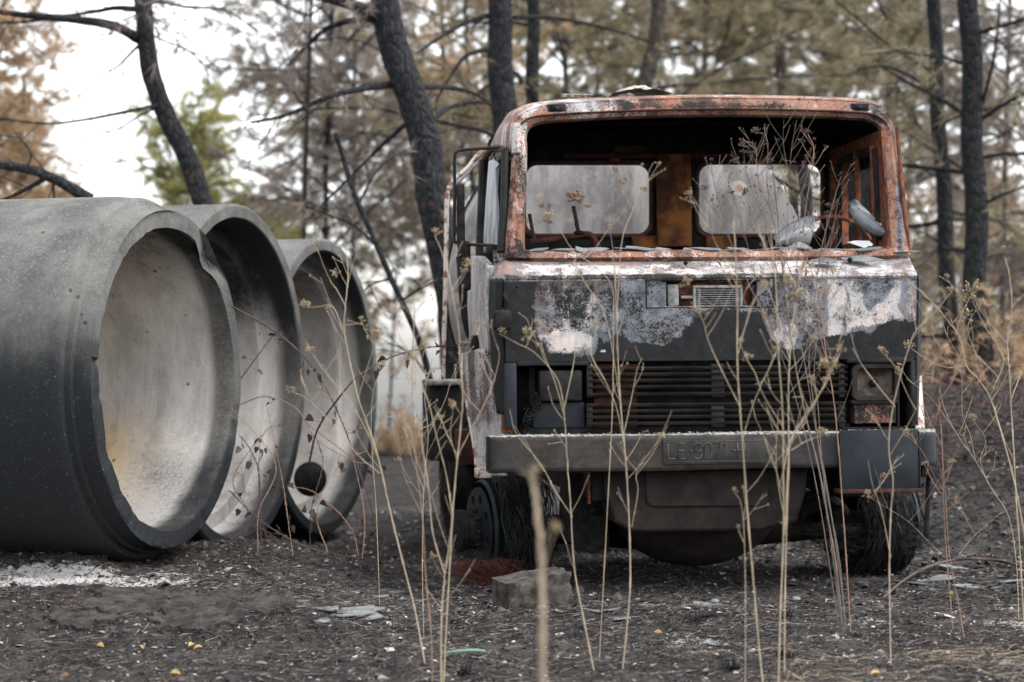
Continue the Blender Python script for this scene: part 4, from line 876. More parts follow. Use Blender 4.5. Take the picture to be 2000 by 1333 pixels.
# ------------------------------------------------------------------ trees
def needles(mb, P, D, n, ln, wd, rg, tone0=.5, droop=.3):
    """n thin needles round every tuft point P (k,3) along direction D (k,3)"""
    k = len(P)
    if not k: return
    P = np.repeat(P, n, 0); D = np.repeat(D, n, 0); m = len(P)
    d = D + rg.normal(0, .55, (m, 3)); d[:, 2] -= droop; d /= np.linalg.norm(d, axis=1)[:, None] + 1e-9
    L = ln * rg.uniform(.6, 1.15, m)[:, None]; b = P - D * rg.uniform(0, .05, (m, 1))
    s = np.cross(d, rg.normal(0, 1, (m, 3))); s /= np.linalg.norm(s, axis=1)[:, None] + 1e-9
    V = np.stack([b - s * wd / 2, b + s * wd / 2, b + d * L], 1).reshape(-1, 3)
    tone = np.repeat(np.repeat(rg.uniform(0, 1, k), n) * .6 + rg.uniform(0, .4, m), 3)
    mb.add(V, None, np.arange(3 * m).reshape(-1, 3), tone=tone)
def branch_pts(p0, az, el, L, rg, n=8, curl=.25):
    P = [np.array(p0, float)]; e = el; a = az
    for k in range(n - 1):
        e += rg.normal(0, .10) + curl * (.5 - k / n) * .25; a += rg.normal(0, .2)
        P.append(P[-1] + np.array([math.sin(a) * math.cos(e), math.cos(a) * math.cos(e), math.sin(e)]) * L / (n - 1))
    return np.array(P)
def foliate(tw, crn, B, L, rg, dens, nn, ln, wd, bare=.15, spacing=.12, twl=.5, start=.2, droop=.3, tr=.006):
    """twigs with needle tufts along a branch"""
    T = np.arange(start, 1.0, spacing / L); tp_, td_ = [], []
    for t in T:
        f = t * (len(B) - 1); i = min(int(f), len(B) - 2); p = B[i] + (B[i + 1] - B[i]) * (f - i); d = B[i + 1] - B[i]; d = d / np.linalg.norm(d)
        sd = np.cross(d, [0, 0, 1.]); sd /= np.linalg.norm(sd) + 1e-9; s = rg.choice([-1, 1]); q = d * rg.uniform(.3, 1) + sd * s * rg.uniform(.4, 1.1) + np.array([0, 0, rg.uniform(-.9, .7)]); q /= np.linalg.norm(q)
        l = twl * (1.15 - .6 * t) * rg.uniform(.5, 1.3); mid = p + q * l * .5 + rg.normal(0, .03, 3); e = p + q * l + np.array([0, 0, -.10 * l]) + rg.normal(0, .04, 3)
        tw.tube([p, mid, e], [tr, tr * .75, tr * .4], 3, cap=False)
        if rg.random() < .5:
            q2 = q + rg.normal(0, .5, 3); q2 /= np.linalg.norm(q2); e2 = mid + q2 * l * .5; tw.tube([mid, e2], [tr * .6, tr * .3], 3, cap=False)
            if rg.random() < dens: tp_.append(e2); td_.append(q2)
        if rg.random() > bare:
            for u in (.3, .55, .8, 1.0):
                if rg.random() < dens: tp_.append(p + (e - p) * u); td_.append(q)
    if rg.random() > bare: tp_.append(B[-1]); td_.append((B[-1] - B[-2]) / np.linalg.norm(B[-1] - B[-2]))
    if tp_: needles(crn, np.array(tp_), np.array(td_), nn, ln, wd, rg, droop=droop)
_F = 1
def tree(name, label, path, Y, wpx, seed, nb=0, z0=1.5, z1=None, bl=(1.4, 2.8), dens=.85, mat='needle_olive', bark='bark', nn=13, ln=.17, wd=.0075, explicit=(), group='burnt pine trees behind the truck', el=(-.1, .4), az=None, droop=.3, bare=.12, top=True, cat='pine tree', twl=.5, ext=True, lean_y=0, straightdown=False):
    rg = np.random.default_rng(seed); P = [np.array(W(x, y, Y + lean_y * (720 - y) / 720)) for x, y in path]
    if P[-1][2] > P[0][2]: P = P[::-1]
    # P goes from top to bottom here; extend down to the ground and up past the frame
    d = P[-1] - P[-2]; d = d / np.linalg.norm(d); 
    if ext:
        if d[2] < -.3:
            if straightdown: d = np.array([d[0]*.3, 0, d[2]])/np.linalg.norm([d[0]*.3, d[2]])
            for _ in range(60):
                if P[-1][2] < ghf(P[-1][0], P[-1][1]) - .15: break
                P.append(P[-1] + d * .4)
        if top:
            u = P[0] - P[1]; u /= np.linalg.norm(u); P.insert(0, P[0] + u * 2.2); P.insert(0, P[0] + u * 2.5 + np.array([rg.uniform(-.2, .2), 0, 0]))
    P = np.array(P)[::-1]; n = max(16, int(np.linalg.norm(np.diff(P, axis=0), axis=1).sum() / .16)); C = catmull(P, n)
    base = P[0].copy(); C = C - base; r0 = wpx * Y / F / 2; zz = np.linspace(0, 1, n); Lt = C[-1][2]
    rad = r0 * (1.12 - .42 * zz) * (1 + .35 * np.exp(-zz * 22)); C[:, 0] += .02 * np.sin(zz * 30 + seed) * min(1, r0 * 8); 
    t = thing(name, label, cat, base, group=group)
    nt_ = 18 if r0 > .06 else 10
    tk = MB().tube(C, rad, nt_, rough=.10).build('trunk', M[bark], t, smooth=True)
    tw, crn = MB(), MB(); z1 = z1 or (base[2] + Lt)
    for e in explicit:
        pts = [np.array(W(x, y, Y + dy)) - base for x, y, dy in e['p']]; B = catmull(np.array(pts), 16); L = np.linalg.norm(np.diff(B, axis=0), axis=1).sum()
        rr = e.get('r', .04); MB().tube(B, np.linspace(rr, rr * e.get('tip', .35), 16), 8, rough=.12).build('branch', M[bark], t, smooth=True)
        foliate(tw, crn, B, L, rg, e.get('dens', dens), nn, ln, wd, bare=e.get('bare', bare), spacing=e.get('sp', .16), twl=e.get('twl', twl), start=e.get('st', .15), droop=droop)
    for k in range(nb):
        z = rg.uniform(z0, z1); i = int(np.argmin(abs(C[:, 2] + base[2] - z))); a = rg.uniform(0, 6.283) if az is None else rg.uniform(*az); L = rg.uniform(*bl)
        B = branch_pts(C[i], a, rg.uniform(*el), L, rg); rb = .008 + .007 * L
        B = catmull(B, 14); tw.tube(B, np.linspace(rb, rb * .3, 14), 5, cap=False)
        foliate(tw, crn, B, L, rg, dens, nn, ln, wd, bare=bare, twl=twl, droop=droop)
    if tw.n: tw.build('twigs', M[bark], t, kind='stuff')
    if crn.n: crn.build('crown', M[mat], t, kind='stuff')
    return t
GB = 'burnt pine trees behind the truck'
tree('burnt_pine', 'leaning black pine over the middle concrete pipe, against open white sky', [(270, -40), (283, 60), (300, 150), (330, 240), (368, 320), (400, 400), (430, 470)], 21, 46, 1, explicit=(
    {'p': [(268, 75, 0), (225, 52, -.3), (160, 40, -.5), (80, 33, -.6), (0, 24, -.7), (-60, 20, -.7)], 'r': .055, 'dens': .05, 'bare': .9, 'twl': .6},
    {'p': [(262, 18, 0), (225, 16, .2), (180, 24, .4), (60, 42, .5), (0, 45, .6)], 'r': .03, 'dens': .05, 'bare': .9},
    {'p': [(312, 205, 0), (290, 210, -.2), (230, 222, -.4), (160, 235, -.5), (90, 242, -.6), (0, 232, -.7)], 'r': .022, 'dens': 0, 'bare': 1},
    {'p': [(314, 208, 0), (275, 225, .2), (235, 250, .3), (200, 262, .4), (155, 272, .4)], 'r': .015, 'dens': .0, 'bare': 1},
    {'p': [(272, 88, 0), (250, 110, .2), (230, 130, .3), (200, 145, .3), (170, 152, .3)], 'r': .016, 'dens': .2, 'bare': .6},
    {'p': [(285, 0, 0), (320, 5, .2), (370, 15, .4), (440, 20, .5), (500, 60, .4)], 'r': .02, 'dens': .7, 'bare': .2},
    {'p': [(280, 60, 0), (320, 80, -.4), (370, 100, -.6), (420, 160, -.7)], 'r': .012, 'dens': .5, 'bare': .4},
    {'p': [(270, 5, 0), (278, 12, -.7), (286, 22, -1.2), (290, 30, -1.5)], 'r': .012, 'dens': 1, 'bare': 0}), mat='needle_grey', group=GB)
tree('burnt_pine', 'thickest leaning black trunk, left of the cab, its top bending left', [(735, -40), (748, 0), (775, 95), (805, 200), (832, 300), (852, 400), (872, 520), (890, 640)], 19, 72, 2, nb=10, z0=3.2, bl=(1.2, 2.6), explicit=(
    {'p': [(735, 30, 0), (700, 15, -.3), (650, 0, -.5), (600, -10, -.6)], 'r': .07, 'dens': .8},
    {'p': [(740, 40, 0), (700, 38, .3), (640, 55, .5), (600, 90, .7), (560, 130, .8)], 'r': .035, 'dens': .9},
    {'p': [(765, 165, 0), (700, 175, -.3), (640, 190, -.5), (560, 225, -.6), (490, 240, -.7)], 'r': .032, 'dens': .5, 'bare': .35},
    {'p': [(790, 245, 0), (740, 290, .3), (690, 340, .4), (640, 390, .5), (600, 430, .6)], 'r': .02, 'dens': .4, 'bare': .4},
    {'p': [(822, 170, 0), (880, 172, .4), (930, 185, .6), (970, 215, .7)], 'r': .028, 'dens': .1, 'bare': .7},
    {'p': [(845, 235, 0), (880, 210, .3), (930, 200, .5), (960, 205, .6)], 'r': .025, 'dens': .1, 'bare': .7}), mat='needle_grey', group=GB)
tree('burnt_pine', 'upright thick black trunk rising right behind the left corner of the cab roof', [(972, -40), (976, 60), (982, 160), (986, 260), (990, 420), (1000, 640)], 23, 60, 3, nb=12, z0=3.6, bl=(1.5, 3), explicit=(
    {'p': [(955, 30, 0), (900, 50, -.3), (850, 80, -.5), (815, 105, -.6)], 'r': .03, 'dens': .3},
    {'p': [(955, 95, 0), (910, 110, -.2), (880, 150, -.4), (850, 200, -.5)], 'r': .03, 'dens': .2},
    {'p': [(1005, 35, 0), (1080, 35, .5), (1180, 55, .8), (1280, 85, 1)], 'r': .028, 'dens': .5}), group=GB)
tree('burnt_pine', 'slimmer black trunk just right of the upright thick one, above the cab roof', [(1040, -40), (1041, 60), (1042, 190), (1044, 320), (1050, 620)], 25, 31, 4, nb=12, z0=3.8, bl=(1.3, 2.8), group=GB)
tree('burnt_pine', 'grey leaning trunk above the middle of the cab roof', [(1296, -40), (1286, 20), (1272, 110), (1256, 190), (1235, 300), (1210, 620)], 27, 38, 5, nb=13, z0=4.0, bl=(1.6, 3.2), bark='bark_brown', group=GB)
tree('burnt_pine', 'pale slender trunk above the right half of the cab roof, in olive foliage', [(1512, -40), (1520, 60), (1532, 190), (1545, 320), (1570, 620)], 34, 24, 6, nb=20, z0=3.4, bl=(2, 3.8), bark='bark_brown', group=GB)
tree('burnt_pine', 'thinner black trunk of the pair at the right edge, nearer the cab', [(1822, -40), (1828, 120), (1838, 300), (1848, 480), (1856, 640), (1862, 730)], 23, 33, 7, nb=18, z0=1.4, bl=(1.3, 2.6), explicit=({'p': [(1828, 190, 0), (1780, 150, .3), (1720, 130, .5), (1660, 140, .8)], 'r': .022, 'dens': .6},), group=GB)
tree('burnt_pine', 'thicker black trunk of the pair at the right edge, farther from the cab', [(1893, -40), (1896, 120), (1902, 300), (1905, 480), (1910, 640), (1914, 740)], 22, 48, 8, nb=16, z0=2.0, bl=(1.2, 2.6), explicit=(
    {'p': [(1885, 225, 0), (1830, 190, -.3), (1780, 165, -.5), (1720, 130, -.6)], 'r': .024, 'dens': .1, 'bare': .7},
    {'p': [(1918, 205, 0), (1940, 120, -.3), (1950, 40, -.4), (1955, -20, -.4)], 'r': .02, 'dens': .2, 'bare': .6},
    {'p': [(1918, 232, 0), (1960, 205, -.2), (2010, 180, -.4), (2060, 170, -.6)], 'r': .026, 'dens': .3},
    {'p': [(1920, 400, 0), (1960, 380, -.2), (2020, 360, -.4)], 'r': .02, 'dens': .4}), group=GB)
tree('burnt_pine', 'black trunk seen through the right rear window of the cab', [(1560, 240), (1568, 320), (1576, 420), (1585, 520), (1590, 640)], 19, 30, 9, explicit=({'p': [(1500, 340, 0), (1560, 375, 0), (1610, 395, .2), (1650, 420, .3)], 'r': .02, 'dens': .2},), top=False, group=GB)
tree('burnt_pine', 'thin bare black trunk leaning between the farthest pipe and the cab', [(655, 260), (690, 370), (735, 480), (790, 600), (830, 700), (850, 790)], 18, 14, 10, explicit=(
    {'p': [(735, 480, 0), (690, 440, .2), (640, 420, .3), (590, 400, .4)], 'r': .014, 'dens': .5}, {'p': [(780, 590, 0), (830, 560, .2), (870, 540, .3)], 'r': .012, 'dens': .1},
    {'p': [(700, 400, 0), (740, 330, .1), (800, 290, .2)], 'r': .012, 'dens': .4}, {'p': [(840, 740, 0), (800, 690, .2), (760, 670, .3)], 'r': .012, 'dens': .1}, {'p': [(760, 545, 0), (720, 560, .2), (690, 600, .3)], 'r': .01, 'dens': .2}), top=False, mat='needle_grey', group=GB, dens=.5)
# bowed trunk on the left, coming down behind the first pipe
tree('bowed_tree', 'bare grey trunk bowing down behind the nearest pipe at the left edge', [(-90, 300), (0, 322), (60, 332), (95, 345), (135, 365), (175, 392)], 18, 22, 11, explicit=({'p': [(95, 345, 0), (60, 365, .2), (20, 385, .3), (-20, 400, .4)], 'r': .025, 'dens': 0, 'bare': 1}, {'p': [(104, 350, 0), (105, 385, .1), (105, 410, .1)], 'r': .012, 'dens': 0, 'bare': 1}, {'p': [(50, 335, 0), (60, 300, .1), (30, 260, .2)], 'r': .012, 'dens': .0, 'bare': 1}), ext=False, group=None, cat='fallen trunk', bare=1, dens=0)
# crowns that fill the back
spec = [  # px, Y, width px, z0, z1, nb, length, material, label
 (30, 30, 14, 2.6, 5.2, 80, (.4, 1.1), 'needle_orange', 'orange scorched pine at the left edge above the nearest pipe'),
 (-35, 28, 14, 2.4, 5.8, 70, (.5, 1.2), 'needle_orange', 'orange scorched pine cut by the left edge of the picture'),
 (95, 32, 10, 1.8, 4.0, 56, (.4, .9), 'needle_orange', 'low orange scorched pine behind the bowed trunk'),
 (372, 33, 9, 2.3, 4.9, 120, (.4, 1.15), 'needle_green', 'still green pine behind the leaning trunk over the pipes'),
 (350, 31, 8, 1.8, 3.1, 60, (.4, .8), 'needle_orange', 'orange scorched young pine below the green one'),
 (460, 33, 7, 1.8, 3.5, 50, (.3, .7), 'needle_green', 'small green pine between the middle and farthest pipes'),
 (520, 35, 8, 1.8, 3.6, 44, (.4, 1.0), 'needle_green', 'thin green pine above the farthest pipe'),
 (590, 37, 12, 2.2, 7.0, 30, (.8, 1.8), 'needle_grey', 'grey brown dead pine above the farthest pipe'),
 (630, 30, 16, 2.6, 6.2, 34, (1.2, 2.6), 'needle_grey', 'dead brown pine left of the thickest leaning trunk'),
 (690, 36, 14, 3.2, 6.5, 36, (1.3, 2.8), 'needle_olive', 'dead olive pine behind the thickest leaning trunk'),
 (590, 26, 12, 4.4, 6.4, 12, (.8, 1.7), 'needle_grey', 'dead pine with drooping grey crown at the top left of centre'),
 (880, 38, 16, 3.4, 7.5, 34, (1.5, 3.0), 'needle_olive', 'olive dead pine between the two thick trunks'),
 (930, 31, 12, 2.8, 6.0, 14, (1.2, 2.4), 'needle_orange', 'orange brown dead pine beside the cab corner'),
 (1120, 35, 18, 3.8, 7.5, 40, (1.5, 3.2), 'needle_olive', 'olive dead pine above the left of the cab roof'),
 (1215, 42, 14, 4.2, 9.0, 44, (1.7, 3.4), 'needle_grey', 'grey dead pine above the cab roof, far back'),
 (1370, 38, 18, 4.4, 8.0, 42, (1.8, 3.2), 'needle_olive', 'olive dead pine above the middle of the cab roof'),
 (1450, 46, 16, 6.4, 10, 40, (1.8, 3.6), 'needle_olive', 'far olive dead pine above the windscreen'),
 (1635, 40, 20, 5.6, 9, 46, (1.8, 3.6), 'needle_olive', 'broad olive dead pine above the right of the cab roof'),
 (1720, 33, 16, 3.4, 7.0, 30, (1.4, 3.0), 'needle_olive', 'olive dead pine behind the right corner of the roof'),
 (1765, 45, 16, 2.2, 8.0, 44, (1.6, 3.2), 'needle_grey', 'grey dead pine just right of the cab'),
 (1955, 30, 14, 1.6, 6.4, 38, (1.2, 2.6), 'needle_grey', 'dead pine behind the right edge trunks'),
 (2040, 27, 14, 1.6, 6.0, 32, (1.2, 2.4), 'needle_grey', 'dead pine cut by the right edge of the picture'),
 (2010, 38, 12, 1.4, 5.0, 34, (1.0, 2.2), 'needle_orange', 'orange scorched pine low at the right edge'),
 (1800, 34, 10, 1.2, 3.6, 26, (.8, 1.8), 'needle_orange', 'small orange scorched pine right of the cab'),
 (765, 40, 9, .9, 3.4, 16, (.8, 1.7), 'needle_orange', 'thin orange scorched pine in the gap between the farthest pipe and the truck'),
]
for i, (px, Y, wp, z0, z1, nb, bl, mt, lb) in enumerate(spec):
    if mt == 'needle_olive': nb = int(nb * 1.25)
    x = px; rg = np.random.default_rng(100 + i); dx = rg.uniform(-25, 25)
    ztop = (z1 - CAMZ) * F / Y; tree('scorched_pine', lb, [(x + dx, YH - ztop), (x + dx * .4, YH - ztop * .5), (x, YH), ], Y, wp * .72, 40 + i, nb=nb, z0=z0, z1=z1, bl=bl, mat=mt, bark='bark_brown' if i % 2 else 'bark', group='scorched pines in the background', nn=26 if 'olive' not in mt else 32, wd=.0075 if Y > 35 else .0062, ln=.2 if Y > 35 else .18, el=(.1, .8) if mt in ('needle_green', 'needle_orange') else (-.45, .75), droop=-.1 if 'green' in mt else .3, top=z1 > 5.4, twl=.4 if 'green' in mt or 'orange' in mt else .55)
# ------------------------------------------------------------------ shrubs and tangles
def bush(name, label, px, py, Y, w_, h_, n, mat, seed, leaf=1.0, stem='bramble', cat='shrub'):
    rg = np.random.default_rng(seed); c = W(px, py, Y); bz = ghf(c.x, c.y) - .02; t = thing(name, label, cat, (c.x, c.y, bz), group='scorched shrubs at the edge of the clearing')
    st, lv = MB(), MB(); TP, TD = [], []
    for k in range(n):
        a = rg.uniform(0, 6.283); e = rg.uniform(.3, 1.4); L = h_ * rg.uniform(.6, 1.15); B = branch_pts((rg.normal(0, w_ * .25), rg.normal(0, w_ * .2), 0), a, e, L, rg, 7, curl=-.6); B = catmull(B, 10); B[:, 2] = np.maximum(B[:, 2], .01); st.tube(B, np.linspace(.008, .002, 10), 4, cap=False)
        for q in range(int(7 * leaf)):
            i = rg.integers(3, 9); TP.append(B[i] + rg.normal(0, .06, 3)); d = rg.normal(0, 1, 3); TD.append(d / np.linalg.norm(d))
            if q % 2: st.tube([B[i], TP[-1] + d * .04], [.003, .0015], 3, cap=False)
    st.build('stems', M[stem], t, kind='stuff')
    if TP: needles(lv, np.array(TP), np.array(TD), 9, .13, .016, rg, droop=.2); lv.build('foliage', M[mat], t, kind='stuff')
for i, (px, Y, w_, h_, n, mt, lf, lb) in enumerate([
    (1815, 26, 1.4, 1.1, 34, 'needle_grey', 1, 'grey brown dried shrub just right of the cab'),
    (1880, 25, 1.2, 1.2, 50, 'needle_olive', .8, 'brown dried shrub at the foot of the right edge trunks'),
    (1950, 24, 1.5, 1.1, 34, 'needle_grey', 1, 'grey brown dried shrub right of the two right edge trunks'),
    (2010, 22, 1.5, 1.2, 36, 'needle_orange', 1, 'orange dried shrub cut by the right edge of the picture'),
    (1800, 29, 1.0, 1.2, 40, 'needle_green', 1, 'green yellow shrub peeking out beside the headlight'),
    (1845, 33, 1.8, 2.2, 60, 'needle_orange', 1, 'tall orange dried shrub between cab and right edge trunks'),
    (2000, 30, 1.8, 2.4, 60, 'needle_orange', 1, 'tall orange dried shrub behind the right edge'),
    (770, 34, 1.4, .9, 50, 'needle_orange', 1, 'low orange dried shrub between the farthest pipe and the truck'),
    (850, 33, 1.2, .9, 40, 'needle_orange', 1, 'low orange dried shrub behind the battery box')]):
    bush('dried_shrub', lb, px, 850, Y, w_, h_, n, mt, 300 + i, lf)
# tangled bare brambles on the right bank
def tangle(label, px, py, w_, h_, n, seed, mat='bramble', yy=None):
    rg = np.random.default_rng(seed); c = G(px, py) if yy is None else W(px, py, yy); z = ghf(c.x, c.y); mb = MB()
    for _ in range(n):
        p = np.array([rg.normal(0, w_ * .5), rg.normal(0, w_ * .4), 0]); a = rg.uniform(0, 6.28); L = rg.uniform(.5, 1.4) * h_ * 1.6; B = branch_pts(p, a, rg.uniform(.5, 1.3), L, rg, 9, curl=-1.5)
        B = catmull(B, 16); B[:, 2] -= np.linspace(0, 1, 16) ** 2 * L * .35; B[:, 2] = np.maximum(B[:, 2], .01 + .02 * rg.random()); mb.tube(B, np.linspace(.006, .002, 16), 4, cap=False)
        for k in range(5):
            i = rg.integers(3, 14); d = rg.normal(0, 1, 3); d[2] = abs(d[2]); d /= np.linalg.norm(d); mb.tube([B[i], B[i] + d * rg.uniform(.06, .2)], [.0025, .001], 3, cap=False)
    o = mb.build('bramble_tangle', M[mat]); o.location = (c.x, c.y, z); tag(o, label, 'bramble', 'bare brambles on the right bank'); return o
tangle('sparse dark bramble tangle on the bank at the right edge', 1950, 860, 1.1, .8, 32, 1); tangle('dark bramble tangle low on the bank beside the bumper end', 1890, 905, .8, .5, 30, 2)
tangle('bramble tangle high on the bank behind the right edge trunks', 1900, 760, 1.6, .9, 36, 3, 'straw_red'); tangle('dark bramble tangle at the right edge, halfway up the bank', 1990, 800, 1.0, .8, 34, 4)
# ------------------------------------------------------------------ dry weeds in front of the truck
def umbel(c, r, rg, mb, dark=False, up=Vector((0, 0, 1))):
    up = Vector(up).normalized(); n = rg.integers(8, 14)
    for k in range(n):
        d = Vector(rg.normal(0, .6, 3)) + up; d.normalize(); e = Vector(c) + d * r * rg.uniform(.6, 1.1); mb.tube([c, e], [r * .035, r * .025], 3, cap=False, tone=.3)
        for _ in range(3):
            q = e + Vector(rg.normal(0, r * .16, 3)); mb.tube([e, q], [r * .02, r * .02], 3, cap=False, tone=.4); mb.ball(q, r * rg.uniform(.07, .12), 4, tone=rg.uniform(.2, 1), sq=(1, 1, 1.3))
def weed(label, paths, Y, mat='straw', heads=(), seed=1, auto=6, group='dry weed stalks standing before the truck', name='dry_weed', dz=0, hmat='head', hr=.035, leaves=0, ground=True):
    """paths: lists of (px, py) from the ground up with radius; the first is the main stem. Y: distance of the foot"""
    rg = np.random.default_rng(seed); b = paths[0][0][0]; c = W(b[0], b[1], Y)
    if ground: c.z = ghf(c.x, c.y) - .02
    t = thing(name, label, 'weed', c, group=group); first = None
    hd = []
    for j, (pts, r) in enumerate(paths):
        off = rg.uniform(-.10, .10) if j else 0; k = len(pts)
        r *= .54
        P = [np.array(W(x, y, Y + off * i / max(1, k - 1) + (rg.uniform(-.015, .015) if 0 < i else 0))) for i, (x, y) in enumerate(pts)]
        if j == 0 and ground: P[0] = np.array(c)
        C = catmull(np.array(P), max(8, 7 * k)) - np.array(c); n = len(C); C = C + rg.normal(0, r * .25, C.shape) * np.linspace(0, 1, n)[:, None]
        rad = np.linspace(r, r * .5, n); tone = np.full(n, .45)
        mb = MB(); L = np.linalg.norm(np.diff(C, axis=0), axis=1).sum()
        nodes = np.arange(.10, 1, .13 / max(L, .2)) if L > .3 else []
        for q in nodes: i = int(q * (n - 1)); rad[i] *= 1.45
        mb.tube(C, rad, 7, tone=.3)
        for q in nodes:
            i = int(q * (n - 1)); mb.ball(C[i], rad[i] * 1.05, 6, tone=1.0)
            if rg.random() < .35:
                d = rg.normal(0, 1, 3); d[2] = abs(d[2]) + .6; d /= np.linalg.norm(d); mb.tube([C[i], C[i] + d * rg.uniform(.01, .035)], [r * .5, r * .2], 3, tone=.6)
        # automatic side twigs
        for _ in range(int(.7 * auto * min(1, L / .8))):
            q = rg.uniform(.35, .97); i = int(q * (n - 1)); s = rg.choice([-1, 1]); l = rg.uniform(.06, .24) * (1.25 - q * .6)
            d = np.array([s * rg.uniform(.3, .8), rg.uniform(-.4, .4), rg.uniform(.7, 1.1)]); d /= np.linalg.norm(d); e = C[i] + d * l + [0, 0, l * .15]; B = catmull(np.array([C[i], C[i] + d * l * .5, e]), 7)
            mb.tube(B, np.linspace(max(r * .34, .0011), max(r * .2, .0008), 7), 5, tone=.4)
            for _ in range(rg.integers(0, 3)):
                u = B[rg.integers(3, 7)]; d2 = d + rg.normal(0, .45, 3); d2 /= np.linalg.norm(d2); l2 = rg.uniform(.02, .08); mb.tube([u, u + d2 * l2], [.0012, .0007], 4, tone=.5); mb.ball(u + d2 * l2, rg.uniform(.0025, .0045), 5, tone=.9, sq=(1, 1, 1.6))
            if rg.random() < .15: hd.append((e, hr * .5))
        o = mb.build('stem' if j == 0 else 'side_stem', M[mat], t, smooth=True)
        hd_end = C[-1]
        if j > 0 and rg.random() < .35 or (j == 0 and rg.random() < .3): hd.append((hd_end, hr * .8))
    for (x, y, r) in heads: hd.append((np.array(W(x, y, Y)) - np.array(c), r))
    for e, r in hd: mb = MB(); umbel(Vector(e), r, rg, mb); mb.build('seed_head', M[hmat], t)
    for k in range(leaves):
        st = np.array(W(*paths[rg.integers(0, len(paths))][0][-2], Y)) - np.array(c); a = rg.uniform(0, 6.28); u = np.array([math.cos(a) * .6, .2, -.7]); l = rg.uniform(.04, .09); sd_ = np.cross(u, [0, 1, 0.]) * .008
        f = st + np.array([0, 0, rg.uniform(-.3, .1)]); mb = MB(); mb.grid(np.array([[f - sd_ * w_ + u * l * q, f + [0, -.003, 0] + u * l * q, f + sd_ * w_ + u * l * q] for q, w_ in ((0, .2), (.3, 1), (.7, .8), (1, .05))])); mb.build('leaf', M['head'], t)
    return t
def Yof(px, py): return G(px, py).y
r1 = .0052
weed('tan stalk with a forked top before the left headlight bay', [([(1162, 1312), (1140, 1210), (1122, 1110), (1114, 980), (1108, 900), (1102, 797)], .0062), ([(1102, 797), (1088, 740), (1045, 690), (1008, 670), (975, 652)], .0032), ([(1102, 797), (1112, 750), (1122, 700), (1126, 650)], .003), ([(1118, 1010), (1085, 960), (1055, 905), (1010, 850), (995, 800)], .003), ([(1104, 820), (1085, 750), (1062, 690), (1052, 640)], .003)], Yof(1162, 1312), seed=1, heads=[(1028, 655, .03), (980, 650, .02)])
weed('tall straight tan stalk crossing the left part of the grille', [([(1215, 1312), (1224, 1230), (1231, 1130), (1228, 1000), (1222, 900), (1213, 800), (1207, 700), (1204, 600), (1200, 520)], .0066), ([(1222, 890), (1205, 800), (1180, 740), (1158, 700), (1150, 660)], .003), ([(1212, 790), (1190, 650), (1170, 590), (1152, 575)], .003), ([(1218, 850), (1235, 770), (1245, 720), (1255, 700)], .0028), ([(1234, 1030), (1246, 960), (1243, 925), (1268, 885), (1290, 858)], .0028), ([(1205, 610), (1215, 470), (1240, 400), (1253, 330)], .003), ([(1200, 540), (1196, 480), (1189, 440)], .002)], Yof(1215, 1312), seed=2, auto=9, heads=[(1254, 325, .012)])
weed('thin tan stalk with a flower head in front of the left rear window', [([(1170, 1290), (1186, 1000), (1196, 800), (1198, 640), (1195, 560), (1160, 520), (1120, 490), (1088, 440)], .0034)], Yof(1170, 1290), seed=3, auto=2, heads=[(1068, 430, .035)])
weed('tall pale stalk passing the number plate and reaching the vent grid', [([(1492, 1345), (1482, 1260), (1470, 1120), (1460, 1000), (1450, 860), (1444, 780), (1440, 700), (1440, 600), (1437, 500), (1432, 430)], .0064), ([(1448, 800), (1415, 735), (1385, 670), (1372, 625), (1350, 590)], .0035), ([(1442, 690), (1455, 640), (1470, 590), (1498, 560)], .0035), ([(1452, 850), (1475, 780), (1512, 700), (1530, 660)], .003), ([(1440, 560), (1400, 480), (1385, 440), (1380, 400)], .0025)], Yof(1492, 1345), seed=4, auto=9, heads=[(1365, 615, .03), (1343, 558, .03)])
weed('bunched pale stalk just left of the dark clump, right of the number plate', [([(1520, 1345), (1524, 1200), (1530, 1050), (1530, 900), (1528, 800), (1520, 680), (1516, 560), (1505, 460)], .0058), ([(1532, 1045), (1540, 900), (1545, 860), (1590, 790), (1625, 720), (1640, 690)], .0042), ([(1528, 930), (1548, 850), (1600, 770), (1632, 700)], .0036), ([(1545, 880), (1575, 862), (1608, 850)], .003), ([(1526, 830), (1490, 770), (1475, 730), (1460, 705)], .0026), ([(1530, 970), (1510, 900), (1495, 860)], .0024)], Yof(1520, 1345), seed=5, auto=10, heads=[(1612, 720, .04), (1540, 560, .04), (1555, 590, .05)])
weed('second bunched pale stalk, touching the one right of the number plate', [([(1532, 1330), (1533, 1180), (1536, 1040), (1541, 900), (1540, 780), (1545, 660), (1560, 560), (1568, 500)], .0054), ([(1536, 1030), (1522, 960), (1516, 900), (1520, 800)], .003), ([(1542, 700), (1520, 620), (1500, 560)], .003)], Yof(1532, 1330) + .1, seed=6, auto=9)
weed('thin brown weed with tiny round heads below the number plate', [([(1455, 1345), (1456, 1200), (1455, 1100), (1452, 1020), (1446, 980), (1434, 962)], .003), ([(1452, 1015), (1456, 985), (1452, 955)], .002), ([(1453, 1060), (1444, 1040), (1442, 1030)], .0018)], Yof(1455, 1345), seed=7, auto=2, heads=[(1434, 960, .014), (1453, 956, .014), (1442, 1030, .01)])
DG = 'dark burnt weed clump in front of the windscreen'
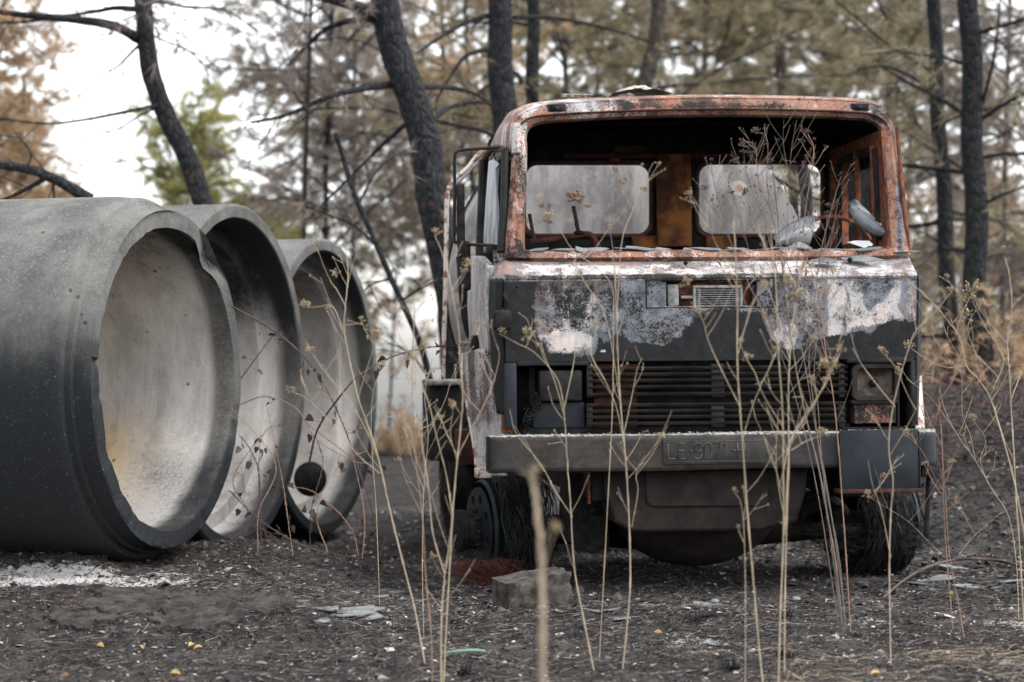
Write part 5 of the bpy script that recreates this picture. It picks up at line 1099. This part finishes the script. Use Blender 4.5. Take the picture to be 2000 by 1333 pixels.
dk = [
 ('tallest dark stalk of the clump, leaning left to the top of the windscreen', [([(1648, 1176), (1632, 1100), (1618, 1020), (1600, 920), (1580, 840), (1562, 760), (1545, 660), (1532, 560), (1522, 460), (1515, 380), (1508, 320)], .0085), ([(1540, 640), (1520, 540), (1502, 470), (1488, 400), (1480, 330), (1475, 280)], .0035), ([(1530, 540), (1537, 460), (1540, 380), (1545, 300), (1556, 235)], .0032), ([(1538, 330), (1530, 280), (1531, 232)], .0022), ([(1525, 480), (1490, 420), (1462, 350), (1452, 300)], .003)], [(1478, 262, .03), (1452, 290, .03), (1508, 318, .02)]),
 ('dark stalk of the clump leaning right towards the steering wheel', [([(1652, 1172), (1640, 1100), (1622, 1000), (1600, 880), (1588, 780), (1580, 700), (1590, 600), (1602, 500), (1618, 430), (1635, 370), (1642, 345)], .006), ([(1590, 620), (1605, 540), (1612, 470), (1615, 420)], .0028), ([(1585, 680), (1560, 560), (1555, 480), (1545, 400)], .003), ([(1584, 700), (1620, 600), (1640, 560)], .0022)], [(1642, 342, .014), (1618, 405, .022)]),
 ('dark straight stalk of the clump, farthest right at the foot', [([(1662, 1168), (1652, 1080), (1645, 980), (1638, 880), (1628, 780), (1612, 680), (1600, 580), (1570, 480), (1575, 400), (1590, 300), (1578, 262)], .006), ([(1618, 720), (1600, 640), (1596, 560), (1590, 500)], .0028), ([(1600, 570), (1560, 500), (1520, 420), (1480, 345), (1478, 290)], .0026), ([(1580, 420), (1560, 380), (1548, 340)], .002)], [(1578, 262, .022), (1590, 275, .014)]),
 ('thin dark stalk of the clump leaning far left over the vent', [([(1640, 1170), (1600, 980), (1560, 800), (1520, 680), (1480, 590), (1440, 510), (1415, 430), (1395, 360), (1388, 318)], .004), ([(1470, 570), (1430, 480), (1400, 420), (1375, 385)], .0022), ([(1500, 630), (1470, 520), (1450, 440), (1430, 380)], .0024)], [(1388, 315, .014), (1376, 372, .024), (1352, 400, .02)]),
 ('slender grey stalk in the middle of the clump', [([(1655, 1180), (1620, 980), (1590, 820), (1570, 700), (1550, 600), (1530, 520), (1510, 430), (1498, 350), (1500, 290), (1495, 260)], .0045), ([(1560, 640), (1530, 560), (1505, 500), (1475, 440), (1455, 380)], .0026), ([(1545, 590), (1560, 500), (1572, 440), (1568, 380)], .0024)], [(1496, 256, .018), (1455, 375, .022)]),
 ('dark stalk of the clump ending beside the steering wheel', [([(1645, 1178), (1610, 950), (1598, 800), (1590, 720), (1600, 640), (1612, 560), (1622, 480), (1636, 400)], .0038), ([(1604, 620), (1575, 560), (1560, 520)], .002)], [(1625, 452, .02)]),
]
for i, (lb, pth, hd) in enumerate(dk): weed(lb, pth, 10.35 + .06 * i, 'stalk_dark' if i != 2 else 'straw_red', seed=20 + i, auto=15, heads=hd, group=DG, hmat='head_dark', hr=.024, name='burnt_weed', leaves=2)
weed('long pale stalk bending right past the right headlight', [([(1740, 1300), (1738, 1200), (1737, 1100), (1740, 1000), (1744, 940), (1736, 880), (1740, 820), (1756, 745), (1775, 680), (1790, 645), (1830, 605), (1858, 570)], .0052), ([(1748, 795), (1715, 755), (1685, 715), (1665, 680)], .0042), ([(1760, 730), (1735, 700), (1722, 690)], .002), ([(1790, 645), (1784, 610), (1780, 560)], .0026), ([(1738, 890), (1765, 845), (1795, 790)], .0024), ([(1740, 1090), (1722, 1000), (1705, 950), (1695, 900)], .003)], Yof(1740, 1300), seed=40, auto=5, heads=[(1860, 568, .02)])
weed('reddish stalk right of the bumper end, curls along its upper half', [([(1862, 1230), (1852, 1120), (1845, 1030), (1842, 950), (1840, 860), (1834, 790), (1838, 730)], .0042), ([(1846, 1090), (1815, 1060), (1775, 1020), (1720, 985), (1695, 970)], .0024), ([(1843, 960), (1820, 920), (1800, 880), (1770, 850)], .0024), ([(1842, 940), (1825, 870), (1815, 820)], .002)], Yof(1862, 1230), 'straw_red', seed=41, auto=12, heads=[(1697, 975, .014), (1768, 853, .014)])
weed('reddish stalk forking from the foot of the one right of the bumper end', [([(1885, 1250), (1872, 1180), (1860, 1120), (1852, 1060), (1848, 990), (1842, 900)], .0042), ([(1868, 1090), (1900, 1050), (1945, 1010), (1978, 990)], .0022)], Yof(1885, 1250), 'straw_red', seed=42, auto=4)
FG = 'tall dry fennel at the right edge'
weed('tall forked fennel with flower heads right of the cab', [([(2052, 1262), (2015, 1120), (1985, 960), (1960, 860), (1935, 780), (1910, 740), (1888, 715), (1875, 660), (1862, 640), (1820, 590), (1770, 545)], .0062), ([(1935, 770), (1950, 740), (1905, 690), (1900, 650), (1895, 625)], .0032), ([(1866, 655), (1880, 610), (1895, 580), (1900, 560)], .003), ([(1888, 715), (1850, 718), (1815, 705), (1775, 678)], .0034), ([(1940, 760), (1960, 700), (1925, 640), (1900, 590)], .003)], Yof(2052, 1262), seed=43, auto=7, heads=[(1903, 575, .05), (1888, 622, .04), (1848, 715, .022), (1855, 570, .02)], group=FG)
weed('upright fennel with forked arms cut by the right edge', [([(2002, 1250), (1992, 1080), (1985, 980), (1980, 880), (1975, 800), (1972, 730), (1968, 670), (1976, 600), (1972, 540), (1962, 500)], .006), ([(1975, 780), (1990, 740), (2010, 690)], .004), ([(1976, 600), (1995, 580), (2015, 565)], .0035), ([(1968, 672), (1940, 640), (1910, 600)], .003), ([(1980, 900), (1950, 830), (1940, 790)], .0028)], Yof(2002, 1250), seed=44, auto=7, heads=[(1962, 490, .025)], group=FG)
weed('thin grey branching stalk between the two right edge fennels', [([(1990, 1215), (1985, 1100), (1970, 1010), (1940, 960), (1905, 900), (1870, 850), (1845, 800), (1835, 755)], .0036), ([(1905, 900), (1895, 850), (1880, 810), (1878, 740), (1868, 690)], .0024), ([(1930, 945), (1915, 900), (1925, 860), (1900, 820)], .002), ([(1870, 850), (1820, 780), (1770, 740)], .002)], Yof(1990, 1215), 'straw', seed=45, auto=7, group=FG)
LG = 'dry weeds between the pipes and the truck'
weed('long tan stalk leaning left before the farthest pipe, with two arms', [([(832, 1300), (812, 1200), (800, 1150), (782, 1080), (760, 990), (740, 900), (718, 830), (700, 780), (682, 700), (672, 640), (676, 580), (680, 530), (672, 470)], .0068), ([(736, 890), (715, 840), (680, 780), (645, 740), (610, 690)], .004), ([(742, 925), (700, 890), (650, 830), (600, 780), (568, 765)], .0036), ([(700, 775), (720, 710), (735, 665)], .004), ([(675, 600), (660, 570), (645, 550)], .003), ([(672, 650), (650, 600), (620, 600), (596, 602)], .004), ([(678, 560), (695, 500), (712, 490)], .0024)], Yof(832, 1300), seed=50, auto=9, heads=[(594, 602, .03), (604, 690, .03), (736, 662, .04), (655, 540, .025)], group=LG)
weed('tan stalk beside the left front wheel rising past the fender', [([(866, 1340), (873, 1200), (880, 1080), (886, 980), (893, 900), (900, 830), (904, 770), (898, 700), (896, 640), (884, 580), (872, 520), (850, 460)], .0058), ([(884, 1010), (872, 930), (852, 850), (838, 790), (820, 740), (806, 690)], .004), ([(894, 890), (925, 830), (955, 770), (975, 700), (965, 660)], .0036), ([(880, 570), (900, 540), (915, 520)], .003), ([(893, 900), (880, 850), (885, 800)], .003)], Yof(866, 1340), seed=51, auto=10, heads=[(908, 525, .02)], group=LG)
weed('tan stalk just left of the wheel hub, forked at bumper height', [([(862, 1345), (862, 1220), (868, 1130), (878, 1060), (885, 980)], .006), ([(868, 1120), (845, 1040), (838, 960), (826, 880), (815, 800), (810, 720), (808, 650), (808, 590)], .0048), ([(838, 960), (815, 900), (800, 840), (780, 790)], .003)], Yof(862, 1345), seed=52, auto=10, group=LG)
weed('reddish stalk left of the wheel, thin and straight', [([(845, 1345), (842, 1240), (832, 1130), (824, 1000), (812, 900), (806, 800), (806, 680), (812, 600)], .0045), ([(826, 1010), (790, 930), (778, 860), (770, 790)], .003)], Yof(845, 1345), 'straw_red', seed=53, auto=11, group=LG)
weed('small branching weed before the battery box', [([(828, 1250), (825, 1100), (828, 950), (836, 850), (830, 770), (845, 700)], .0034), ([(828, 960), (800, 880), (790, 820)], .0024), ([(836, 850), (870, 780), (880, 740)], .0024)], Yof(828, 1250), seed=54, auto=12, group=LG)
weed('thin pale stalk between the farthest pipe and the truck', [([(742, 1120), (735, 1000), (728, 900), (725, 820), (730, 760), (745, 720)], .0028), ([(728, 880), (745, 840), (760, 800)], .002)], 11.2, seed=55, auto=5, group=LG)
# out of focus stems close to the camera
weed('thick out of focus stalk close to the camera, before the front wheel', [([(1064, 1500), (1060, 1300), (1060, 1180), (1056, 1060), (1046, 980), (1040, 935), (1044, 920)], .0135), ([(1058, 1130), (1068, 1080), (1082, 1045)], .006), ([(1042, 945), (1030, 925), (1012, 920)], .004)], 5.0, seed=60, auto=0, heads=[(1084, 1040, .022), (1046, 928, .02)], group='out of focus stalks near the camera')
# ------------------------------------------------------------------ brambles
def bramble(label, pts, r, seed, leaves=10, mat='bramble', group='thorny brambles by the pipes'):
    rg = np.random.default_rng(seed); P = [np.array(W(x, y, Y)) for x, y, Y in pts]; o = P[0]; C = catmull(np.array(P) - o, 12 * len(P)); n = len(C)
    t = thing('bramble', label, 'bramble', o, group=group); mb = MB(); mb.tube(C, np.linspace(r, r * .45, n), 6, tone=.4)
    for k in range(n * 2):
        i = rg.integers(0, n); d = rg.normal(0, 1, 3); d /= np.linalg.norm(d); mb.tube([C[i], C[i] + d * (r + .008)], [r * .5, .0004], 3, cap=False)
    mb.build('stem', M[mat], t, smooth=True)
    for k in range(leaves):
        i = rg.integers(n // 6, n); d = rg.normal(0, 1, 3); d[2] -= .8; d /= np.linalg.norm(d); p = C[i] + d * .05; q = np.cross(d, rg.normal(0, 1, 3)); q /= np.linalg.norm(q); l = rg.uniform(.03, .06)
        mb = MB(); mb.tube([C[i], p], [.0012, .001], 3); mb.grid(np.array([[p + d * l * u - q * l * w_ * .35 + np.array([0, 0, .3 * l * w_]), p + d * l * u, p + d * l * u + q * l * w_ * .35 + np.array([0, 0, .3 * l * w_])] for u, w_ in ((0, .2), (.3, .9), (.65, 1), (1, .1))])); mb.build('leaf', M['head_dark'], t)
bramble('long dark thorny arch from the farthest pipe to the cab', [(604, 905, 12.2), (620, 840, 12.1), (660, 780, 12.0), (700, 735, 12.0), (760, 700, 12.1), (830, 680, 12.3), (900, 675, 12.8), (945, 674, 13.2)], .006, 1, 16)
bramble('dark arching bramble across the sockets of the two far pipes', [(452, 598, 12.4), (500, 625, 12.4), (560, 665, 12.2), (620, 730, 12.1), (670, 830, 12.0), (715, 960, 11.9), (735, 1020, 11.9)], .005, 2, 12)
bramble('thin red bramble inside the rim of the middle pipe', [(470, 790, 12.8), (520, 775, 12.7), (580, 800, 12.5), (620, 860, 12.4), (690, 900, 12.3), (720, 905, 12.3)], .003, 3, 6, 'straw_red')
bramble('thin dark bramble arching low before the middle pipe', [(450, 960, 12.0), (500, 1010, 11.7), (560, 1050, 11.6), (620, 1075, 11.6), (700, 1090, 11.5)], .0035, 4, 4)
bramble('reddish bramble looping on the ground beside the farthest pipe', [(560, 950, 12.6), (610, 960, 12.4), (660, 1000, 12.2), (690, 1040, 12.1), (700, 1085, 11.9)], .003, 5, 4, 'straw_red')
bramble('thin bramble curving up inside the middle pipe', [(470, 740, 13.0), (500, 700, 12.9), (540, 650, 12.8), (560, 660, 12.8)], .003, 6, 8)
bramble('dark upright bramble before the rims of the two nearer pipes', [(510, 1060, 12.0), (508, 980, 12.0), (505, 920, 12.0), (490, 880, 12.0), (468, 850, 12.1)], .0035, 7, 6)
bramble('short bramble at the foot of the middle pipe', [(430, 1075, 11.8), (470, 1040, 11.8), (500, 1030, 11.8), (530, 1045, 11.7), (560, 1080, 11.6)], .003, 8, 3)
for k in range(9):
    rg = np.random.default_rng(70 + k); x = 470 + k * 34; bramble(['wiry weed at the foot of the nearest pipe rim', 'wiry weed left of the middle pipe foot', 'wiry weed at the middle pipe foot', 'wiry weed between middle and farthest pipe', 'wiry weed under the farthest pipe mouth', 'wiry weed right of the round dark disc', 'wiry weed at the farthest pipe foot', 'wiry weed right of the farthest pipe', 'wiry weed between farthest pipe and truck'][k],
     [(x, 1085 + rg.uniform(-10, 10), 11.9), (x + rg.uniform(-30, 30), 1000, 11.9), (x + rg.uniform(-50, 60), 900 + rg.uniform(-60, 40), 12), (x + rg.uniform(-90, 90), 850 + rg.uniform(-60, 60), 12.1)], .0024, 80 + k, 4, 'straw_red' if k % 2 else 'bramble', group='wiry weeds before the pipes')
# ------------------------------------------------------------------ things on the ground
def on(px, py): return G(px, py)
M['crust'] = two('crusted_ash', (.016, .015, .014), (.058, .052, .048), 12, .9, bump=1, bd=.01, detail=8)
# broken kerb block
c = on(1040, 1190); bm = bmesh.new(); bmesh.ops.create_cube(bm, size=1); bmesh.ops.subdivide_edges(bm, edges=bm.edges[:], cuts=14, use_grid_fill=True)
for v in bm.verts:
    p = v.co.copy(); n_ = float(fbm(np.array([p.x * 4]), np.array([p.y * 4]), p.z * 4, 4, 5)[0]) - .5; k = 1 - .10 * max(0, abs(p.x) * 2 - .8) * max(0, abs(p.z) * 2 - .7) * 4
    v.co = Vector((p.x * .36 * (1 + .1 * n_), p.y * .20 * (1 + .25 * n_) * k, (p.z * .19 + .02 * n_ + .02 * p.x) * k))
me = bpy.data.meshes.new('kerb_block'); bm.to_mesh(me); bm.free(); me.polygons.foreach_set('use_smooth', [True] * len(me.polygons)); me.set_sharp_from_angle(angle=R(35))
M['block'] = two('scorched_concrete_block', (.03, .026, .023), (.10, .088, .076), 16, .85, bump=.9, bd=.012, detail=8)
ob = link('kerb_block', me, M['block']); ob.location = (c.x, c.y + .08, c.z + .075); ob.rotation_euler = (R(4), R(-5), R(24)); tag(ob, 'broken concrete kerb block lying before the left front wheel', 'concrete block')
def patch(label, px, py, w_, h_, seed):
    rg = np.random.default_rng(seed); c = on(px, py); th = np.linspace(0, 2 * math.pi, 160, endpoint=False); rr = .35 + 1.15 * (fbm(np.cos(th) * 2.6 + seed, np.sin(th) * 2.6, 0, 6, seed) - .12)
    rows = []
    for q in (.02, .25, .5, .7, .85, .95, 1.0):
        X = c.x + w_ / 2 * rr * q * np.cos(th); Y_ = c.y + h_ / 2 * rr * q * np.sin(th); Z = gh(X, Y_) + .006 + .022 * fbm(X * 14, Y_ * 14, 0, 4, seed); rows.append(np.stack([X, Y_, Z], -1))
    rows.append(rows[-1] - [0, 0, .022]); mb = MB().grid(np.array(rows) - np.array([c.x, c.y, c.z]), True); o = mb.build('crust_slab', M['crust'], smooth=True); o.location = c; tag(o, label, 'slab', 'crusted slabs on the mound')
def flat(label, px, py, w_, h_, rz, seed, mat='shard', n=10, th=.006, name='slate_piece', group='grey flakes lying on the ash', tilt=.1, cat='flake'):
    rg = np.random.default_rng(seed); a = np.sort(rg.random(n)) * 6.283; r = .55 + .45 * rg.random(n); o = [(w_ / 2 * r[i] * math.cos(a[i]), h_ / 2 * r[i] * math.sin(a[i])) for i in range(n)]
    c = on(px, py); m = plate_mesh(name, o, [], th); ob = link(name, m, M[mat]); ob.location = (c.x, c.y, c.z + (.004 if th < .01 else .012 + abs(tilt) * h_ * .3)); ob.rotation_euler = (rg.uniform(-.5, 1) * tilt, rg.uniform(-1, 1) * tilt, rz); tag(ob, label, cat, group); return ob
fl_ = [(650, 1190, .22, .3, 'pale curved flake left of the weeds, largest of its heap'), (690, 1197, .26, .3, 'wide grey flake in the middle of the heap left of the weeds'), (712, 1205, .2, .25, 'grey flake at the right end of the heap left of the weeds'), (672, 1203, .16, .2, 'small grey flake at the front of the heap left of the weeds'), (740, 1168, .12, .3, 'lone grey flake above the heap left of the weeds'), (726, 1192, .14, .2, 'light flake standing in the heap left of the weeds'),
  (590, 1178, .08, .12, 'small pale flake near the slab on the left'), (628, 1215, .1, .1, 'thin pale flake before the heap left of the weeds'),
  (1310, 1190, .42, .3, 'long grey sheet on the white ash before the grille'), (1390, 1188, .30, .2, 'grey sheet right of the long one on the white ash'), (1345, 1206, .34, .3, 'dark grey sheet in front of the white ash'), (1410, 1208, .22, .22, 'flat dark piece at the right front of the white ash'), (1270, 1188, .14, .2, 'small grey sheet left of the white ash'),
  (1170, 1200, .22, .2, 'grey flake right of the kerb block'), (1195, 1192, .14, .16, 'small grey flake a little right of the kerb block'), (1210, 1210, .12, .2, 'third grey flake right of the kerb block'),
  (1600, 1160, .3, .14, 'long thin grey strip left of the dark clump foot'), (1700, 1152, .3, .16, 'pale grey strip right of the dark clump foot'), (1790, 1142, .34, .3, 'pale flake below the curved branch'), (1830, 1135, .26, .26, 'second pale flake below the curved branch'), (1900, 1148, .34, .24, 'wide grey flake at the right, under the curved branch'), (1965, 1140, .26, .2, 'grey flake at the right edge'), (1860, 1112, .3, .2, 'greenish pale strip behind the curved branch'), (1958, 1160, .16, .14, 'dark curled flake at the right edge')]
for i, (x, y, w_, h_, lb) in enumerate(fl_): flat(lb, x, y, w_, h_, random.uniform(-.4, .4), 500 + i, mat='shard' if 'dark' not in lb else 'soot', tilt=.16)
for i, (x, y, w_, h_, lb) in enumerate([(330, 1178, .8, .5, 'large crusted dark slab on the left mound'), (470, 1185, .5, .4, 'crusted dark slab right of the large one'), (160, 1210, .4, .26, 'ragged grey crust at the lower left'), (390, 1215, .5, .3, 'crumbling dark crust below the large slab')]): patch(lb, x, y, w_, h_ * 1.6, 540 + i)
# curved branch lying on the ground at the right
P = [(1725, 1175), (1760, 1145), (1800, 1118), (1850, 1100), (1900, 1096), (1960, 1104), (2040, 1125)]
pts = []
for x, y in P: q = on(x, y + 6); pts.append((q.x, q.y, q.z + .03))
mb = MB().tube(catmull(np.array(pts), 50), np.linspace(.006, .011, 50), 8, rough=.15); tag(mb.build('curved_branch', M['bramble'], smooth=True), 'long curved dark branch lying on the ground at the right', 'branch')
lv = [(463, 1244, 'yellow leaf on the dark mound, farthest back on the left'), (196, 1274, 'yellow leaf at the lower left, left of its pair'), (280, 1272, 'small yellow leaf right of the one at the lower left'), (374, 1272, 'pale curled leaf in the middle of the lower left'), (387, 1276, 'upright orange leaf beside the pale curled one'), (127, 1328, 'yellow leaf at the bottom edge, left'), (343, 1323, 'orange leaf at the bottom edge'), (1285, 1245, 'yellow leaf before the white ash, centre'), (1608, 1238, 'orange leaf below the foot of the dark clump'), (1856, 1167, 'yellow leaf at the foot of the reddish stalk'), (1710, 1332, 'yellow leaf at the bottom edge, right')]
for i, (x, y, lb) in enumerate(lv):
    rg = np.random.default_rng(600 + i); c = on(x, y); l = .042; mb = MB(); mb.grid(np.array([[(u * l - l / 2, -w_ * l * .28, .012 * abs(w_)), (u * l - l / 2, 0, 0), (u * l - l / 2, w_ * l * .28, .016 * abs(w_))] for u, w_ in ((0, .15), (.25, .8), (.5, 1), (.75, .8), (1, .1))]))
    o = mb.build('fallen_leaf', M['leaf'], smooth=True); o.location = (c.x, c.y, c.z + .012); o.rotation_euler = (rg.uniform(.1, .6), rg.uniform(-.3, .3), rg.uniform(0, 6)); tag(o, lb, 'leaf', 'yellow leaves fallen on the ash')
c = on(915, 1285); mb = MB(); mb.tube(catmull(np.array([(-.11, .03, .0), (-.05, -.01, .015), (.02, 0, .02), (.07, .05, .01)]), 20), np.linspace(.012, .006, 20), 6)
M['green'] = two('faded_green_plastic', (.10, .20, .13), (.16, .24, .19), 30, .5); o = mb.build('plastic_strip', M['green']); o.location = c + Vector((0, 0, .01)); tag(o, 'faded green plastic strip on the ground below the front wheel', 'plastic strip')
# stones
for i, (x, y, r, lb) in enumerate([(1395, 1178, .02, 'small white stone at the right of the white ash'), (1555, 1176, .022, 'pale round stone right of the number plate stalks'), (1058, 1190, .02, 'white chip on the front of the kerb block'), (1720, 1090, .03, 'pale rubble behind the dark clump foot'), (1690, 1098, .03, 'pale rubble left of the right wheel'), (1605, 1058, .07, 'grey lump under the truck by the right wheel')]):
    c = on(x, y); mb = MB().ball((0, 0, 0), r, 9, sq=(1.2, 1, .7)); V = mb.v[0]; V *= (1 + .35 * (np.random.default_rng(i).random((len(V), 1)) - .5)); o = mb.build('stone', M['shard']); o.location = (c.x, c.y, c.z + r * .4); tag(o, lb, 'stone', 'pale stones on the ground')
# litter: chips, char crumbs, dry grass, stubble
rg = np.random.default_rng(99)
def chips(n, x0, x1, y0, y1, smin, smax, tone, flatk=.35, power=1.0):
    x = rg.uniform(x0, x1, n); y = y0 + (y1 - y0) * rg.random(n) ** power
    k_ = ~((((x + 2.75) / .95) ** 2 + ((y - 11.35) / .36) ** 2 < .6) & (rg.random(n) < .93)); x, y = x[k_], y[k_]; n = len(x); z = gh(x, y); s = smin + (smax - smin) * rg.random(n) ** 3
    a = rg.uniform(0, 6.283, n); u = np.stack([np.cos(a), np.sin(a), rg.normal(0, .3, n)], -1); v = np.stack([-np.sin(a), np.cos(a), rg.normal(0, .3, n)], -1) * rg.uniform(.3, 1, n)[:, None]; w_ = np.array([0, 0, 1.]) + rg.normal(0, .2, (n, 3))
    c = np.stack([x, y, z + s * .15], -1); S3 = s[:, None]
    V = np.stack([c - u * S3 - v * S3, c + u * S3 - v * S3 * .6, c + u * S3 * .7 + v * S3, c - u * S3 * .8 + v * S3 * .8, c + w_ * S3 * flatk], 1)
    t = np.array([(0, 1, 4), (1, 2, 4), (2, 3, 4), (3, 0, 4)]); T = (np.arange(n)[:, None, None] * 5 + t[None]).reshape(-1, 3)
    return V.reshape(-1, 3), T, np.repeat(tone(n), 5)
mb = MB()
for a in [(60000, -3.6, 4.2, 8.3, 13.5, .002, .012, lambda n: rg.beta(1.2, 2.2, n) * .5, .7), (9000, -3.6, 4.2, 8.3, 14, .003, .013, lambda n: .55 + .45 * rg.random(n), .4), (14000, -4, 5.5, 11, 20, .006, .03, lambda n: rg.beta(1.2, 2, n) * .6, .8), (4000, -4, 5.5, 11, 20, .006, .02, lambda n: .6 + .4 * rg.random(n), .4), (1800, -3.6, 4.2, 8.4, 12, .008, .022, lambda n: rg.random(n) * .45, .8), (500, -3.6, 4.2, 8.4, 12, .012, .03, lambda n: .4 + rg.random(n) * .5, .2), (16000, 1.8, 7, 12, 21, .006, .028, lambda n: rg.beta(1.1, 3, n) * .5, .4)]:
    V, T, tn = chips(*a[:8], flatk=a[8]); mb.add(V, None, T, tone=tn)
mb.build('ash_litter', M['litter'], kind='stuff', label='crumbs of char and ash flakes over the ground')
# mats of burnt needles
def mat_needles(n, x0, x1, y0, y1, lo, hi, wd, k=.7):
    x = rg.uniform(x0, x1, n); y = y0 + (y1 - y0) * rg.random(n) ** k; keep = fbm(x * 1.3, y * 1.3, 0, 3, 91) + .25 * rg.random(n) > .55; x, y = x[keep], y[keep]; n = len(x); z = gh(x, y) + rg.uniform(.001, .008, n)
    a = rg.uniform(0, 6.283, n); l = rg.uniform(.03, .10, n)[:, None]; d = np.stack([np.cos(a), np.sin(a), rg.normal(0, .12, n)], -1); s = np.stack([-np.sin(a), np.cos(a), 0 * a], -1) * wd; s[:, 2] += wd; c = np.stack([x, y, z], -1)
    V = np.stack([c - s / 2, c + s / 2, c + d * l + [0, 0, .004]], 1).reshape(-1, 3); mb.add(V, None, np.arange(3 * n).reshape(-1, 3), tone=np.repeat(rg.uniform(lo, hi, n), 3))
mb = MB(); mat_needles(60000, -3.6, 4.2, 8.3, 13.5, 0, .25, .003); mat_needles(26000, -3.6, 4.2, 8.3, 13.5, .35, .75, .0022); mat_needles(26000, 1.5, 7, 11, 20, 0, .6, .006, 1)
mb.build('needle_mat', M['litter'], kind='stuff', label='thin mats of burnt pine needles over the ground')
# burnt stubble and curled dry grass
mb = MB()
SX, SY = rg.uniform(-3.4, 4, 9000), rg.uniform(8.3, 12.5, 9000); SZ = gh(SX, SY)
for x, y, z in zip(SX, SY, SZ):
    a = rg.uniform(0, 6.28); l = rg.uniform(.02, .07); d = np.array([math.cos(a) * .6, math.sin(a) * .6, rg.uniform(.1, 1)]); d /= np.linalg.norm(d); p = np.array([x, y, z]); mb.tube([p, p + d * l * .5, p + d * l + [0, 0, -.2 * l]], [.0014, .001, .0006], 3, cap=False, tone=rg.uniform(0, .4))
mb.build('burnt_stubble', M['bramble'], kind='stuff', label='short burnt stubble over the ground')
mb = MB()
for k in range(560):
    side_ = rg.random() < .55; x = rg.uniform(.9, 3.2) if side_ else rg.uniform(-2.8, 3.2); y = rg.uniform(8.5, 9.9) if side_ else rg.uniform(8.6, 11.8); a = rg.normal(0, .9) + (0 if rg.random() < .5 else 3.14); l = rg.uniform(.08, .30) if not side_ else rg.uniform(.1, .5); t = np.linspace(0, 1, 7); cv = rg.normal(0, .8)
    X = x + np.cumsum(np.cos(a + cv * t)) * l / 7; Y_ = y + np.cumsum(np.sin(a + cv * t)) * l / 7; Z = gh(X, Y_) + .004 + .012 * rg.random() * np.sin(t * 3.14); mb.tube(np.stack([X, Y_, Z], -1), np.linspace(.0014, .0007, 7), 3, cap=False, tone=rg.uniform(.2, 1))
mb.build('dry_grass', M['straw'], kind='stuff', label='thin dry grass blades and twigs on the ash')
mb = MB()
for k in range(260):
    x, y = rg.uniform(-3, 4.5), rg.uniform(9, 16); a = rg.uniform(0, 6.28); l = rg.uniform(.1, .35); t = np.linspace(0, 1, 6); X = x + np.cumsum(np.cos(a + rg.normal(0, .5) * t)) * l / 6; Y_ = y + np.cumsum(np.sin(a + t * .3)) * l / 6; mb.tube(np.stack([X, Y_, gh(X, Y_) + .008], -1), np.linspace(.004, .002, 6), 4, tone=rg.random())
mb.build('burnt_twigs', M['bramble'], kind='stuff', label='short burnt twigs on the ground')
# black charred tufts
for i, (x, y, lb) in enumerate([(1355, 1222, 'black burnt tuft before the grey sheets'), (1536, 1215, 'black burnt tuft right of the bunched pale stalks'), (905, 1330, 'black burnt tuft at the bottom edge, left'), (1530, 1290, 'black burnt stub near the bottom edge'), (1430, 1310, 'black burnt tuft at the bottom, under the number plate')]):
    c = on(x, y); mb = MB()
    for _ in range(26): d = Vector((rg.normal(0, .35), rg.normal(0, .35), 1)).normalized(); p = Vector((rg.normal(0, .018), rg.normal(0, .018), 0)); mb.tube([p, p + d * rg.uniform(.03, .08)], [.0025, .001], 3)
    o = mb.build('burnt_tuft', M['char']); o.location = c; tag(o, lb, 'burnt tuft', 'burnt grass tufts')
